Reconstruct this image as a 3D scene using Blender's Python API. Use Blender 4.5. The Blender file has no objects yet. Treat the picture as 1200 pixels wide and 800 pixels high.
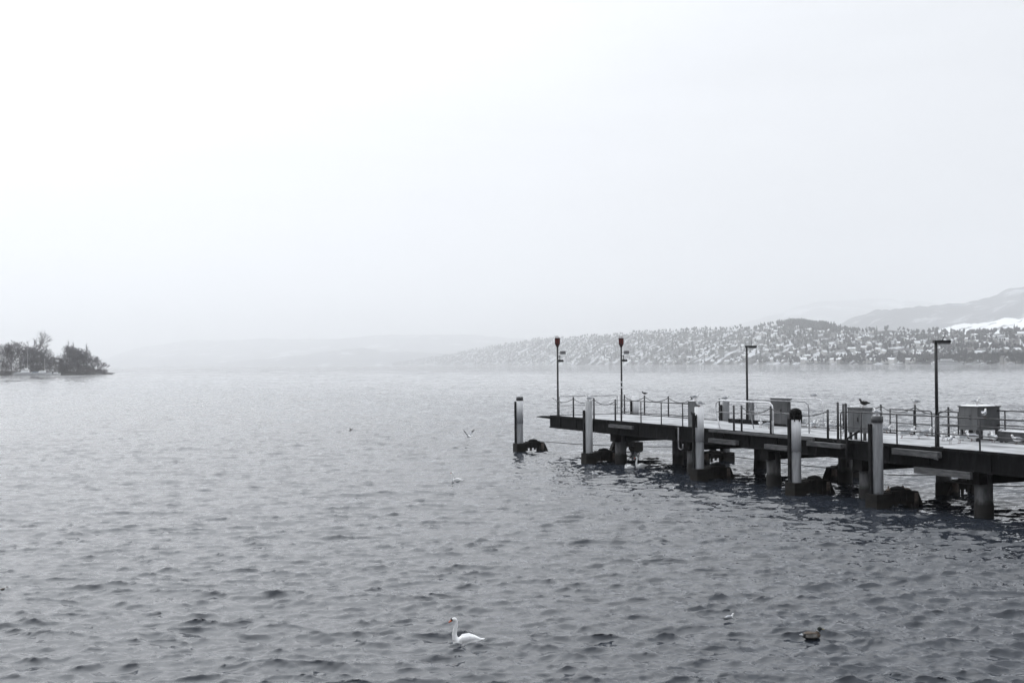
import bpy, bmesh, math, random
import numpy as np
from mathutils import Vector, Matrix

scn = bpy.context.scene
COL = scn.collection
rad = math.radians

# ------------------------------------------------------------------ camera
FPX, CAMH = 1350.0, 5.5                    # focal length in pixels of a 1200 px wide frame; eye height above the lake
PITCH, ROLL = math.atan(26.5 / FPX), rad(0.40)
cam_d = bpy.data.cameras.new("camera")
cam = bpy.data.objects.new("camera", cam_d)
COL.objects.link(cam)
cam_d.sensor_width = 36.0
cam_d.lens = 36.0 * FPX / 1200.0
cam_d.clip_start, cam_d.clip_end = 0.2, 90000.0
cam.location = (0, 0, CAMH)
cam.rotation_euler = (Matrix.Rotation(math.pi / 2 + PITCH, 3, 'X') @ Matrix.Rotation(-ROLL, 3, 'Z')).to_euler()
scn.camera = cam

# ------------------------------------------------------------------ sky, sun, exposure
SUN_AZ, SUN_EL = rad(-36), rad(46)         # azimuth measured from straight ahead, negative = left
scn.view_settings.view_transform = 'Standard'
scn.view_settings.look = 'None'
scn.view_settings.gamma = 1.0
scn.view_settings.exposure = 0.86
scn.view_settings.use_curve_mapping = False
scn.render.engine = 'CYCLES'
cy = scn.cycles
cy.max_bounces, cy.diffuse_bounces, cy.glossy_bounces = 6, 2, 3
cy.volume_bounces, cy.transmission_bounces, cy.transparent_max_bounces = 4, 2, 6
cy.caustics_reflective = cy.caustics_refractive = False
cy.use_denoising = True
cy.sample_clamp_indirect = 6.0

world = bpy.data.worlds.new("World")
scn.world = world
world.use_nodes = True
wt = world.node_tree
wt.nodes.clear()


def wn(kind, **kw):
    n = wt.nodes.new(kind)
    for k, v in kw.items():
        setattr(n, k, v)
    return n


def wmath(op, a, b=None, c=None):
    n = wn('ShaderNodeMath', operation=op)
    for i, v in enumerate((a, b, c)):
        if v is None:
            continue
        if isinstance(v, (int, float)):
            n.inputs[i].default_value = v
        else:
            wt.links.new(v, n.inputs[i])
    return n.outputs[0]


w_out = wn('ShaderNodeOutputWorld')
w_bg = wn('ShaderNodeBackground')
w_bg.inputs['Strength'].default_value = 0.10
wt.links.new(w_bg.outputs[0], w_out.inputs[0])
w_sky = wn('ShaderNodeTexSky', sky_type='NISHITA', sun_disc=False)
w_sky.sun_elevation = SUN_EL
w_sky.sun_rotation = SUN_AZ
w_sky.air_density, w_sky.dust_density, w_sky.ozone_density = 1.0, 3.0, 1.0
w_hs = wn('ShaderNodeHueSaturation')
w_hs.inputs['Saturation'].default_value = 0.12
wt.links.new(w_sky.outputs[0], w_hs.inputs['Color'])
# a high even layer of snow cloud: thinner, brighter towards the veiled sun, with faint long streaks
w_tc = wn('ShaderNodeTexCoord')
w_sep = wn('ShaderNodeSeparateXYZ')
wt.links.new(w_tc.outputs['Generated'], w_sep.inputs[0])
DX, DY, DZ = w_sep.outputs
sdir = (math.cos(SUN_EL) * math.sin(SUN_AZ), math.cos(SUN_EL) * math.cos(SUN_AZ), math.sin(SUN_EL))
w_dot = wn('ShaderNodeVectorMath', operation='DOT_PRODUCT')
wt.links.new(w_tc.outputs['Generated'], w_dot.inputs[0])
w_dot.inputs[1].default_value = sdir
w_map = wn('ShaderNodeMapping')
w_map.inputs['Scale'].default_value = (1.6, 1.6, 11.0)
wt.links.new(w_tc.outputs['Generated'], w_map.inputs[0])
w_noise = wn('ShaderNodeTexNoise')
w_noise.inputs['Scale'].default_value = 2.2
w_noise.inputs['Detail'].default_value = 5.0
w_noise.inputs['Roughness'].default_value = 0.5
wt.links.new(w_map.outputs[0], w_noise.inputs['Vector'])
w_glow = wmath('POWER', wmath('MAXIMUM', wmath('MULTIPLY_ADD', w_dot.outputs['Value'], 0.5, 0.5), 0.0), 2.2)
CLOUD, CLOUD_GLOW, CLOUD_CORE = 14.3, 0.15, 1.9             # an overcast sky is about twice as bright overhead as at the horizon
w_core = wmath('POWER', wmath('MAXIMUM', wmath('MULTIPLY_ADD', w_dot.outputs['Value'], 0.5, 0.5), 0.0), 14.0)
w_lum = wmath('MULTIPLY', wmath('MULTIPLY_ADD', w_core, CLOUD_CORE, wmath('MULTIPLY_ADD', w_glow, CLOUD_GLOW, 1.0)), CLOUD)
w_z = wmath('MAXIMUM', DZ, 0.0)
w_lum = wmath('MULTIPLY', w_lum, wmath('MULTIPLY_ADD', w_z, wmath('MULTIPLY_ADD', w_z, 0.36, 0.03), 0.212))
w_lum = wmath('MULTIPLY', w_lum, wmath('MULTIPLY_ADD', w_noise.outputs['Fac'], 0.30, 0.85))
w_comb = wn('ShaderNodeCombineColor')
w_tint = wmath('MULTIPLY_ADD', wmath('MINIMUM', w_z, 0.5), -0.10, 0.970)       # the high cloud is a little bluer than the murk below it
wt.links.new(wmath('MULTIPLY', w_lum, w_tint), w_comb.inputs[0])
wt.links.new(wmath('MULTIPLY', w_lum, 0.972), w_comb.inputs[1])
wt.links.new(wmath('MULTIPLY', w_lum, 1.03), w_comb.inputs[2])
w_mix = wn('ShaderNodeMix', data_type='RGBA')
w_mix.inputs['Factor'].default_value = 0.92
wt.links.new(w_hs.outputs[0], w_mix.inputs['A'])
wt.links.new(w_comb.outputs[0], w_mix.inputs['B'])
wt.links.new(w_mix.outputs['Result'], w_bg.inputs['Color'])

sun_d = bpy.data.lights.new("sun", 'SUN')
sun_d.energy = 0.7
sun_d.angle = rad(80)
sun_d.color = (1.0, 0.985, 0.965)
sun = bpy.data.objects.new("sun", sun_d)
COL.objects.link(sun)
sun.rotation_euler = Vector(sdir).to_track_quat('Z', 'Y').to_euler()


# ------------------------------------------------------------------ helpers
def nprng(seed):
    return np.random.default_rng(seed)


f0 = np.array([0, math.cos(PITCH), math.sin(PITCH)])
u0 = np.cross(np.array([1.0, 0, 0]), f0)
camR = math.cos(ROLL) * np.array([1.0, 0, 0]) - math.sin(ROLL) * u0
camU = math.sin(ROLL) * np.array([1.0, 0, 0]) + math.cos(ROLL) * u0


def sight(px, py):
    return f0 * FPX + camR * (px - 600) + camU * (400 - py)


def at_depth(px, py, Y):
    d = sight(px, py)
    return np.array([0, 0, CAMH]) + d * (Y / d[1])


def on_water(px, py, z=0.0):
    d = sight(px, py)
    return np.array([0, 0, CAMH]) + d * ((z - CAMH) / d[2])


class MB:
    """collects shapes into one mesh"""

    def __init__(self):
        self.v, self.f, self.m, self.s = [], [], [], []

    def add(self, vs, fs, mat=0, smooth=False):
        o = len(self.v)
        self.v += [tuple(map(float, p)) for p in vs]
        self.f += [tuple(i + o for i in f) for f in fs]
        self.m += [mat] * len(fs)
        self.s += [smooth] * len(fs)

    def box(self, c, s, mat=0, rz=0.0, taper=1.0):
        cx, cy_, cz = c
        hx, hy, hz = s[0] / 2, s[1] / 2, s[2] / 2
        vs = []
        for z, t in ((-hz, 1.0), (hz, taper)):
            for x, y in ((-hx, -hy), (hx, -hy), (hx, hy), (-hx, hy)):
                x *= t
                y *= t
                vs.append((cx + x * math.cos(rz) - y * math.sin(rz), cy_ + x * math.sin(rz) + y * math.cos(rz), cz + z))
        self.add(vs, [(3, 2, 1, 0), (4, 5, 6, 7), (0, 1, 5, 4), (1, 2, 6, 5), (2, 3, 7, 6), (3, 0, 4, 7)], mat)

    def span(self, x0, x1, y0, y1, z0, z1, mat=0):
        self.box(((x0 + x1) / 2, (y0 + y1) / 2, (z0 + z1) / 2), (x1 - x0, y1 - y0, z1 - z0), mat)

    def bar(self, p, q, w, h, mat=0):
        """rectangular bar from p to q, w wide across, h high"""
        p, q = Vector(p), Vector(q)
        t = (q - p).normalized()
        up = Vector((0, 0, 1)) if abs(t.z) < 0.95 else Vector((1, 0, 0))
        a = t.cross(up).normalized() * (w / 2)
        b = a.cross(t).normalized() * (h / 2)
        vs = [c + sa * a + sb * b for c in (p, q) for sa, sb in ((-1, -1), (1, -1), (1, 1), (-1, 1))]
        self.add(vs, [(0, 1, 2, 3), (7, 6, 5, 4), (4, 5, 1, 0), (5, 6, 2, 1), (6, 7, 3, 2), (7, 4, 0, 3)], mat)

    def loft(self, pts, radii, n=8, mat=0, smooth=True, caps=True):
        """tube through pts; radii are numbers or (side, up) pairs"""
        P = [Vector(p) for p in pts]
        T = []
        for i in range(len(P)):
            a, b = P[max(i - 1, 0)], P[min(i + 1, len(P) - 1)]
            T.append((b - a).normalized())
        up = Vector((0, 0, 1)) if abs(T[0].z) < 0.9 else Vector((0, 1, 0)) if abs(T[0].y) < 0.9 else Vector((1, 0, 0))
        side = T[0].cross(up).normalized()
        vs, fs = [], []
        for i, (p, t) in enumerate(zip(P, T)):
            side = (side - t * side.dot(t)).normalized()
            upv = side.cross(t).normalized()
            r = radii[i] if hasattr(radii, '__len__') else radii
            ra, rb = r if hasattr(r, '__len__') else (r, r)
            for k in range(n):
                a = 2 * math.pi * k / n
                vs.append(p + side * (ra * math.cos(a)) + upv * (rb * math.sin(a)))
        for i in range(len(P) - 1):
            for k in range(n):
                a, b = i * n + k, i * n + (k + 1) % n
                fs.append((a, b, b + n, a + n))
        self.add(vs, fs, mat, smooth)
        if caps:
            o = len(vs)
            self.f.append(tuple(len(self.v) - o + k for k in reversed(range(n))))
            self.f.append(tuple(len(self.v) - n + k for k in range(n)))
            self.m += [mat, mat]
            self.s += [False, False]

    def cyl(self, p, q, r0, r1=None, n=12, mat=0):
        self.loft([p, q], [r0, r0 if r1 is None else r1], n, mat)

    def ball(self, c, r, mat=0, n=10, rings=7, pitch=0.0):
        rx, ry, rz = r if hasattr(r, '__len__') else (r, r, r)
        vs, fs = [], []
        cp, sp = math.cos(pitch), math.sin(pitch)
        for i in range(rings + 1):
            th = math.pi * i / rings
            for k in range(n):
                a = 2 * math.pi * k / n
                x, y, z = rx * math.cos(th), ry * math.sin(th) * math.cos(a), rz * math.sin(th) * math.sin(a)
                vs.append((c[0] + x * cp - z * sp, c[1] + y, c[2] + x * sp + z * cp))
        for i in range(rings):
            for k in range(n):
                a, b = i * n + k, i * n + (k + 1) % n
                fs.append((a, a + n, b + n, b))
        self.add(vs, fs, mat, True)

    def tri(self, a, b, c, mat=0):
        self.add([a, b, c], [(0, 1, 2)], mat)

    def mesh(self, name, mats):
        me = bpy.data.meshes.new(name)
        me.from_pydata(self.v, [], self.f)
        for m in mats if isinstance(mats, (list, tuple)) else [mats]:
            me.materials.append(m)
        me.polygons.foreach_set('material_index', self.m)
        me.polygons.foreach_set('use_smooth', self.s)
        me.update()
        return me


def link(name, me, parent=None, loc=None, rz=None):
    o = bpy.data.objects.new(name, me)
    COL.objects.link(o)
    if parent is not None:
        o.parent = parent
    if loc is not None:
        o.location = loc
    if rz is not None:
        o.rotation_euler = (0, 0, rz)
    return o


def tag(o, label=None, cat=None, group=None, kind=None):
    for k, v in (('label', label), ('category', cat), ('group', group), ('kind', kind)):
        if v:
            o[k] = v
    return o


def thing(name, label, cat, loc, rz=0.0, group=None):
    return tag(link(name, None, None, loc, rz), label, cat, group)


def part(root, name, mb, mats):
    return link(name, mb.mesh(name, mats), root)


def copy_tree(o, parent=None):
    c = o.copy()
    COL.objects.link(c)
    c.parent = parent
    for ch in list(o.children):
        copy_tree(ch, c)
    return c


def dup(root, loc, rz, label, group=None):
    c = copy_tree(root)
    c.location = loc
    c.rotation_euler = (0, 0, rz)
    c['label'] = label
    if group:
        c['group'] = group
    return c


# ------------------------------------------------------------------ materials
def new_mat(name):
    m = bpy.data.materials.new(name)
    m.use_nodes = True
    nt = m.node_tree
    b = nt.nodes['Principled BSDF']
    return m, nt, b


def worn(name, c0, c1, scale=3.0, rough=0.7, stretch=(1, 1, 1), metallic=0.0, spec=0.4, detail=6.0, lo=0.35, hi=0.65, bump=0.0,
         space='Object', c2=None, scale2=0.6, amount2=(0.55, 0.7)):
    """two-tone weathered paint, concrete, timber or metal; c2 is a further stain in larger patches"""
    m, nt, b = new_mat(name)
    tc = nt.nodes.new('ShaderNodeTexCoord')
    mp = nt.nodes.new('ShaderNodeMapping')
    mp.inputs['Scale'].default_value = stretch
    nt.links.new(tc.outputs[space], mp.inputs[0])
    nz = nt.nodes.new('ShaderNodeTexNoise')
    nz.inputs['Scale'].default_value = scale
    nz.inputs['Detail'].default_value = detail
    nz.inputs['Roughness'].default_value = 0.62
    nt.links.new(mp.outputs[0], nz.inputs['Vector'])
    rp = nt.nodes.new('ShaderNodeMapRange')
    rp.inputs['From Min'].default_value, rp.inputs['From Max'].default_value = lo, hi
    nt.links.new(nz.outputs['Fac'], rp.inputs['Value'])
    mx = nt.nodes.new('ShaderNodeMix')
    mx.data_type = 'RGBA'
    mx.inputs['A'].default_value = (*c0, 1)
    mx.inputs['B'].default_value = (*c1, 1)
    nt.links.new(rp.outputs[0], mx.inputs['Factor'])
    col = mx.outputs['Result']
    if c2:
        n2 = nt.nodes.new('ShaderNodeTexNoise')
        n2.inputs['Scale'].default_value = scale2
        n2.inputs['Detail'].default_value = 5.0
        nt.links.new(mp.outputs[0], n2.inputs['Vector'])
        r2 = nt.nodes.new('ShaderNodeMapRange')
        r2.inputs['From Min'].default_value, r2.inputs['From Max'].default_value = amount2
        nt.links.new(n2.outputs['Fac'], r2.inputs['Value'])
        m2 = nt.nodes.new('ShaderNodeMix')
        m2.data_type = 'RGBA'
        nt.links.new(r2.outputs[0], m2.inputs['Factor'])
        nt.links.new(col, m2.inputs['A'])
        m2.inputs['B'].default_value = (*c2, 1)
        col = m2.outputs['Result']
    nt.links.new(col, b.inputs['Base Color'])
    b.inputs['Roughness'].default_value = rough
    b.inputs['Metallic'].default_value = metallic
    b.inputs['Specular IOR Level'].default_value = spec
    if bump:
        bp = nt.nodes.new('ShaderNodeBump')
        bp.inputs['Strength'].default_value = 0.6
        bp.inputs['Distance'].default_value = bump
        nt.links.new(nz.outputs['Fac'], bp.inputs['Height'])
        nt.links.new(bp.outputs[0], b.inputs['Normal'])
    return m


def tide(m, algae, z0, z1, wob=0.25):
    """algae growth on the lowest band of a pile, up to a ragged line between world heights z0 and z1"""
    nt = m.node_tree
    b = nt.nodes['Principled BSDF']
    src = b.inputs['Base Color'].links[0].from_socket
    g = nt.nodes.new('ShaderNodeNewGeometry')
    sp = nt.nodes.new('ShaderNodeSeparateXYZ')
    nt.links.new(g.outputs['Position'], sp.inputs[0])
    nz = nt.nodes.new('ShaderNodeTexNoise')
    nz.inputs['Scale'].default_value = 5.0
    nt.links.new(g.outputs['Position'], nz.inputs['Vector'])
    ad = nt.nodes.new('ShaderNodeMath')
    ad.operation = 'MULTIPLY_ADD'
    nt.links.new(nz.outputs['Fac'], ad.inputs[0])
    ad.inputs[1].default_value = wob
    nt.links.new(sp.outputs[2], ad.inputs[2])
    r = nt.nodes.new('ShaderNodeMapRange')
    r.inputs['From Min'].default_value, r.inputs['From Max'].default_value = z0 + wob / 2, z1 + wob / 2
    nt.links.new(ad.outputs[0], r.inputs['Value'])
    mx = nt.nodes.new('ShaderNodeMix')
    mx.data_type = 'RGBA'
    mx.inputs['A'].default_value = (*algae, 1)
    nt.links.new(src, mx.inputs['B'])
    nt.links.new(r.outputs[0], mx.inputs['Factor'])
    nt.links.new(mx.outputs['Result'], b.inputs['Base Color'])
    return m


M = {}
M['girder'] = worn('tarred_girder', (.0045, .0045, .005), (.013, .013, .014), 2.5, .8, (2, 2, .7), spec=.08, bump=.01, c2=(.045, .045, .046), scale2=1.6, amount2=(.60, .74))
M['under'] = worn('underside_timber', (.006, .006, .006), (.016, .015, .015), 2.0, .85, spec=.1)
M['snow_deck'] = worn('trodden_snow_on_planks', (.20, .204, .21), (.50, .505, .52), 1.3, .7, (.5, 1, 1), c2=(.13, .13, .135), scale2=.8, amount2=(.55, .72), bump=.02)
M['plank'] = worn('grey_weathered_plank', (.05, .05, .052), (.14, .14, .143), 2.0, .85, (1, 6, 6), bump=.006)
M['concrete'] = tide(worn('wet_pile_concrete', (.045, .045, .047), (.13, .13, .134), 2.0, .8, (2, 2, .6), bump=.01, c2=(.06, .058, .055), scale2=1.2), (.013, .012, .011), .45, .62)
M['tube_white'] = worn('scuffed_white_paint', (.58, .585, .60), (.80, .80, .81), 1.5, .55, (3, 3, .5), c2=(.20, .19, .18), scale2=2.2, amount2=(.60, .78))
M['tube_grey'] = tide(worn('galvanised_tube_grey', (.10, .103, .11), (.22, .224, .235), 1.6, .5, (3, 3, .4), c2=(.08, .08, .08), scale2=2.0, amount2=(.62, .8)), (.016, .0145, .013), .40, .58)
M['tube_pale'] = tide(worn('galvanised_tube_pale', (.24, .244, .25), (.40, .405, .415), 1.6, .5, (3, 3, .4), c2=(.18, .18, .18), scale2=2.0, amount2=(.60, .8)), (.016, .0145, .013), .40, .58)
M['strip'] = worn('rubber_strip', (.008, .008, .009), (.02, .02, .021), 4, .8, spec=.2)
M['frame'] = tide(worn('slimy_frame_timber', (.006, .0055, .005), (.022, .020, .019), 3.0, .8, (1, 1, 2), spec=.2, bump=.02), (.018, .016, .013), .1, .3)
M['snow'] = worn('snow_cap', (.70, .71, .73), (.84, .85, .86), 6, .8)
M['rail'] = worn('dark_rail_paint', (.018, .018, .02), (.05, .05, .054), 8, .5)
M['rail_grey'] = worn('galvanised_rail', (.14, .14, .15), (.27, .27, .28), 6, .45, metallic=.3)
M['rail_white'] = worn('white_handrail', (.62, .62, .63), (.82, .82, .83), 6, .4)
M['pole'] = worn('black_pole_paint', (.012, .012, .013), (.03, .03, .03), 5, .5)
M['red'] = worn('red_lantern_glass', (.07, .011, .009), (.16, .018, .014), 5, .3)
M['lantern'] = worn('dark_lantern_body', (.025, .010, .010), (.06, .015, .013), 5, .5)
M['plate'] = worn('pale_sign_plate', (.14, .14, .145), (.24, .24, .245), 5, .5)
M['cab'] = worn('grey_cabinet_paint', (.11, .114, .118), (.19, .194, .20), 2.2, .6, (1, 1, .5), c2=(.10, .10, .10), scale2=1.5)
M['cab_mid'] = worn('mid_grey_cabinet_paint', (.075, .077, .08), (.125, .127, .13), 2.2, .6, (1, 1, .5), c2=(.05, .05, .05), scale2=1.5)
M['cab_dark'] = worn('dark_cabinet_paint', (.045, .046, .048), (.085, .086, .09), 2.2, .65, (1, 1, .5))
M['rope'] = worn('wet_rope', (.04, .04, .04), (.08, .078, .075), 20, .9)
M['rust'] = tide(worn('rusty_steel', (.05, .038, .032), (.13, .105, .09), 8, .85), (.014, .012, .010), .05, .22)
M['white_f'] = worn('white_feathers', (.74, .74, .74), (.86, .86, .86), 14, .75)
M['gull_grey'] = worn('grey_wing_feathers', (.30, .31, .33), (.42, .43, .45), 14, .75)
M['dark_f_and_shade'] = worn('dark_feathers_and_shade', (.010, .010, .011), (.028, .026, .024), 14, .7)
M['brown_f'] = worn('brown_feathers', (.05, .036, .026), (.11, .085, .065), 22, .8)
M['flank_f'] = worn('pale_grey_flank_feathers', (.16, .15, .14), (.27, .255, .235), 26, .8)
M['green_f'] = worn('bottle_green_head_feathers', (.004, .007, .006), (.009, .014, .012), 12, .4)
M['bill_orange'] = worn('orange_bill', (.55, .10, .035), (.68, .16, .06), 20, .45)
M['bill_dark'] = worn('dark_red_bill', (.08, .02, .015), (.14, .035, .025), 20, .5)
M['bill_yellow'] = worn('yellow_bill', (.16, .14, .06), (.24, .20, .08), 20, .5)
M['bark'] = worn('winter_bark', (.07, .062, .064), (.12, .11, .112), .6, .9)
M['twig'] = worn('bare_twigs', (.085, .076, .082), (.15, .135, .145), .25, .95)
M['twig_dark'] = worn('dense_dark_twigs', (.080, .077, .086), (.165, .156, .172), .25, .95)
M['twig_pale'] = worn('pale_poplar_twigs', (.17, .16, .17), (.26, .25, .265), .25, .95)
M['conifer'] = worn('conifer_needles', (.014, .018, .016), (.034, .040, .036), .15, .95, spec=.1)
M['wood_far'] = worn('winter_wood', (.014, .0145, .0155), (.036, .036, .038), .06, .95, spec=.1)
M['wall_pale'] = worn('pale_render_wall', (.52, .51, .50), (.66, .65, .63), .2, .9)
M['wall_grey'] = worn('grey_render_wall', (.22, .215, .21), (.32, .31, .30), .2, .9)
M['roof_snow'] = worn('snowy_roof', (.68, .69, .71), (.84, .85, .86), .2, .85)
M['roof_dark'] = worn('slate_roof', (.06, .055, .055), (.12, .11, .11), .3, .85)
M['glass_dark'] = worn('dark_window', (.02, .021, .024), (.04, .042, .046), 1, .2)
M['boat'] = worn('white_boat_paint', (.70, .71, .72), (.82, .82, .83), 1, .45)
M['boat_cover'] = worn('blue_grey_boat_cover', (.16, .19, .22), (.24, .27, .31), 2, .8)
M['shore'] = worn('stony_shore', (.03, .029, .028), (.08, .078, .075), .35, .9, c2=(.3, .3, .31), scale2=.08, amount2=(.62, .68), space='Object')


def land_mat(name, dark, snow, scale, lo, hi, stretch=(1, 1, 1), fine=0.0):
    """winter hillside: dark woods and pale snowy fields in patches"""
    m = worn(name, dark, snow, scale, .95, stretch, spec=.1, detail=9.0, lo=lo, hi=hi, space='Object')
    return m


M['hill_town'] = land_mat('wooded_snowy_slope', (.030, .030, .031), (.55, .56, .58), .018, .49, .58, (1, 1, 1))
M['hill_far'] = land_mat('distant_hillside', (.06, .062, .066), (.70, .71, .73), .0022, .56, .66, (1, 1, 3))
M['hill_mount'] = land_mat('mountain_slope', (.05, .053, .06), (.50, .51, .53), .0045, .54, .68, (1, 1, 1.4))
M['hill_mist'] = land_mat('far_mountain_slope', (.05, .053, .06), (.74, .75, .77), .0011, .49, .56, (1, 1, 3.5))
M['field'] = worn('open_snow_field', (.72, .73, .75), (.85, .86, .87), .01, .9, c2=(.12, .12, .12), scale2=.012, amount2=(.60, .66))

# ------------------------------------------------------------------ lake water
WIND = rad(262)                                  # waves run mostly towards the quay, a little from the left


def sea_band(seed, L, N, lam0, lam1, power, spread):
    g = nprng(seed)
    k1 = np.fft.fftfreq(N, d=L / N) * 2 * np.pi
    KX, KY = np.meshgrid(k1, k1, indexing='ij')
    K = np.hypot(KX, KY)
    K[0, 0] = 1e-6
    lam = 2 * np.pi / K
    a = ((lam > lam0) & (lam < lam1)) * K ** (-power)
    c = (KX * math.cos(WIND) + KY * math.sin(WIND)) / K
    a = a * (np.abs(c) ** spread * 0.97 + 0.03)
    H = a * (g.normal(size=K.shape) + 1j * g.normal(size=K.shape))
    H[0, 0] = 0
    h = np.real(np.fft.ifft2(H))
    s = 1.0 / h.std()
    dx = np.real(np.fft.ifft2(-1j * KX / K * H)) * s
    dy = np.real(np.fft.ifft2(-1j * KY / K * H)) * s
    return dict(L=L, N=N, h=h * s, dx=dx, dy=dy)


BANDS = [(sea_band(1, 83.0, 512, 1.3, 5.5, 1.75, 3.5), 0.033, 460.0, 900.0),
         (sea_band(2, 29.0, 512, 0.34, 1.3, 1.50, 2.8), 0.0255, 200.0, 520.0),
         (sea_band(3, 11.3, 512, 0.12, 0.34, 1.4, 1.6), 0.0084, 55.0, 140.0)]


def bil(A, x, y, L):
    N = A.shape[0]
    fx, fy = (x / L * N) % N, (y / L * N) % N
    i, j = np.floor(fx).astype(int) % N, np.floor(fy).astype(int) % N
    a, b = fx - np.floor(fx), fy - np.floor(fy)
    i2, j2 = (i + 1) % N, (j + 1) % N
    return A[i, j] * (1 - a) * (1 - b) + A[i2, j] * a * (1 - b) + A[i, j2] * (1 - a) * b + A[i2, j2] * a * b


CHOP = -1.0                                       # points gather under the crests and sharpen them


def sea(x, y):
    """height, horizontal shift and what share of the fine waves has faded out with distance"""
    R = np.hypot(x, y)
    # gusts: calmer and rougher patches, tens of metres across
    gust = 1.0 + 0.22 * np.sin(x * .071 + 1.3 * np.sin(y * .043)) * np.sin(y * .057 + 1.1 * np.sin(x * .039 + .7))
    h, sx, sy = np.zeros_like(x), np.zeros_like(x), np.zeros_like(x)
    for k, (B, amp, r0, r1) in enumerate(BANDS):
        w = np.clip((r1 - R) / (r1 - r0), 0, 1) * amp * (gust if k else 1.0)
        h += w * bil(B['h'], x, y, B['L'])
        sx += w * bil(B['dx'], x, y, B['L']) * CHOP
        sy += w * bil(B['dy'], x, y, B['L']) * CHOP
    return h, sx, sy


def water_z(x, y, r=.22):
    """mean level of the modelled surface round a floating bird"""
    r = max(r, .006 * y)
    d = np.hypot(co[:, 0] - x, co[:, 1] - y)
    near = d < r
    return float(co[near, 2].mean()) if near.any() else 0.0


ys = [-80.0, -40.0, -10.0, 0.0, 5.0]
y = 14.0
while y < 800:
    ys.append(y)
    y *= 1.0027
while y < 25000:
    ys.append(y)
    y *= 1.05
ys = np.array(ys)
NC = 1000
tt = np.concatenate([[-7.0, -4.0, -2.4, -1.6, -1.2], np.linspace(-1, 1, NC), [1.2, 1.6, 2.4, 4.0, 7.0]])   # open water on to both sides, coarser
NC = len(tt)
half = np.where(ys < 14, 16.0 + 0 * ys, 0.47 * ys + 9.0)
half = np.where(ys > 800, half * (1 + 0.6 * np.clip((ys - 800) / 3000, 0, 1)), half)
GX = np.clip(half[:, None] * tt[None, :], -21000 + 10 * np.arange(NC)[None, :] / NC, 21000 + 10 * np.arange(NC)[None, :] / NC)
GY = np.repeat(ys[:, None], NC, 1)
hh, sx, sy = sea(GX.ravel(), GY.ravel())
fine = np.repeat((np.abs(tt) <= 1.0)[None, :], len(ys), 0).ravel() & (GY.ravel() > 13.9)
hh, sx, sy = hh * fine, sx * fine, sy * fine
co = np.stack([GX.ravel() + sx, GY.ravel() + sy, hh], 1).astype(np.float32)
NR = len(ys)
idx = np.arange(NR * NC).reshape(NR, NC)
quads = np.stack([idx[:-1, :-1], idx[:-1, 1:], idx[1:, 1:], idx[1:, :-1]], -1).reshape(-1, 4).astype(np.int32)
wm = bpy.data.meshes.new('water')
wm.vertices.add(len(co))
wm.vertices.foreach_set('co', co.ravel())
wm.loops.add(quads.size)
wm.loops.foreach_set('vertex_index', quads.ravel())
wm.polygons.add(len(quads))
wm.polygons.foreach_set('loop_start', np.arange(0, quads.size, 4, dtype=np.int32))
wm.polygons.foreach_set('loop_total', np.full(len(quads), 4, np.int32))
wm.polygons.foreach_set('use_smooth', np.ones(len(quads), bool))
wm.update()
wm.validate()

m, nt, b = new_mat('lake_water')
b.inputs['Base Color'].default_value = (.022, .026, .034, 1)
b.inputs['Roughness'].default_value = 0.04
b.inputs['IOR'].default_value = 1.42
geo = nt.nodes.new('ShaderNodeNewGeometry')
ln = nt.nodes.new('ShaderNodeVectorMath')
ln.operation = 'LENGTH'
nt.links.new(geo.outputs['Position'], ln.inputs[0])


def ripple(scale, stretch, near, far, r0, r1):
    """small wind ripples: a tilt of the surface; near/far = tilt at r0 and r1 metres out on the lake (the fine modelled waves end there)"""
    mp = nt.nodes.new('ShaderNodeMapping')
    mp.inputs['Scale'].default_value = stretch
    mp.inputs['Rotation'].default_value = (0, 0, rad(-8))
    nt.links.new(geo.outputs['Position'], mp.inputs[0])
    nz = nt.nodes.new('ShaderNodeTexNoise')
    nz.inputs['Scale'].default_value = scale
    nz.inputs['Detail'].default_value = 1.5
    nz.inputs['Roughness'].default_value = .5
    nt.links.new(mp.outputs[0], nz.inputs['Vector'])
    sb = nt.nodes.new('ShaderNodeVectorMath')
    sb.operation = 'SUBTRACT'
    nt.links.new(nz.outputs['Color'], sb.inputs[0])
    sb.inputs[1].default_value = (.5, .5, .5)
    mr = nt.nodes.new('ShaderNodeMapRange')
    mr.inputs['From Min'].default_value, mr.inputs['From Max'].default_value = r0, r1
    mr.inputs['To Min'].default_value, mr.inputs['To Max'].default_value = near, far
    nt.links.new(ln.outputs['Value'], mr.inputs['Value'])
    ml = nt.nodes.new('ShaderNodeVectorMath')
    ml.operation = 'MULTIPLY'
    nt.links.new(sb.outputs[0], ml.inputs[0])
    cb = nt.nodes.new('ShaderNodeCombineXYZ')
    nt.links.new(mr.outputs[0], cb.inputs[0])
    nt.links.new(mr.outputs[0], cb.inputs[1])
    nt.links.new(cb.outputs[0], ml.inputs[1])
    return ml.outputs[0]


def vadd(a, b_):
    n = nt.nodes.new('ShaderNodeVectorMath')
    n.operation = 'ADD'
    nt.links.new(a, n.inputs[0])
    nt.links.new(b_, n.inputs[1])
    return n.outputs[0]


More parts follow.
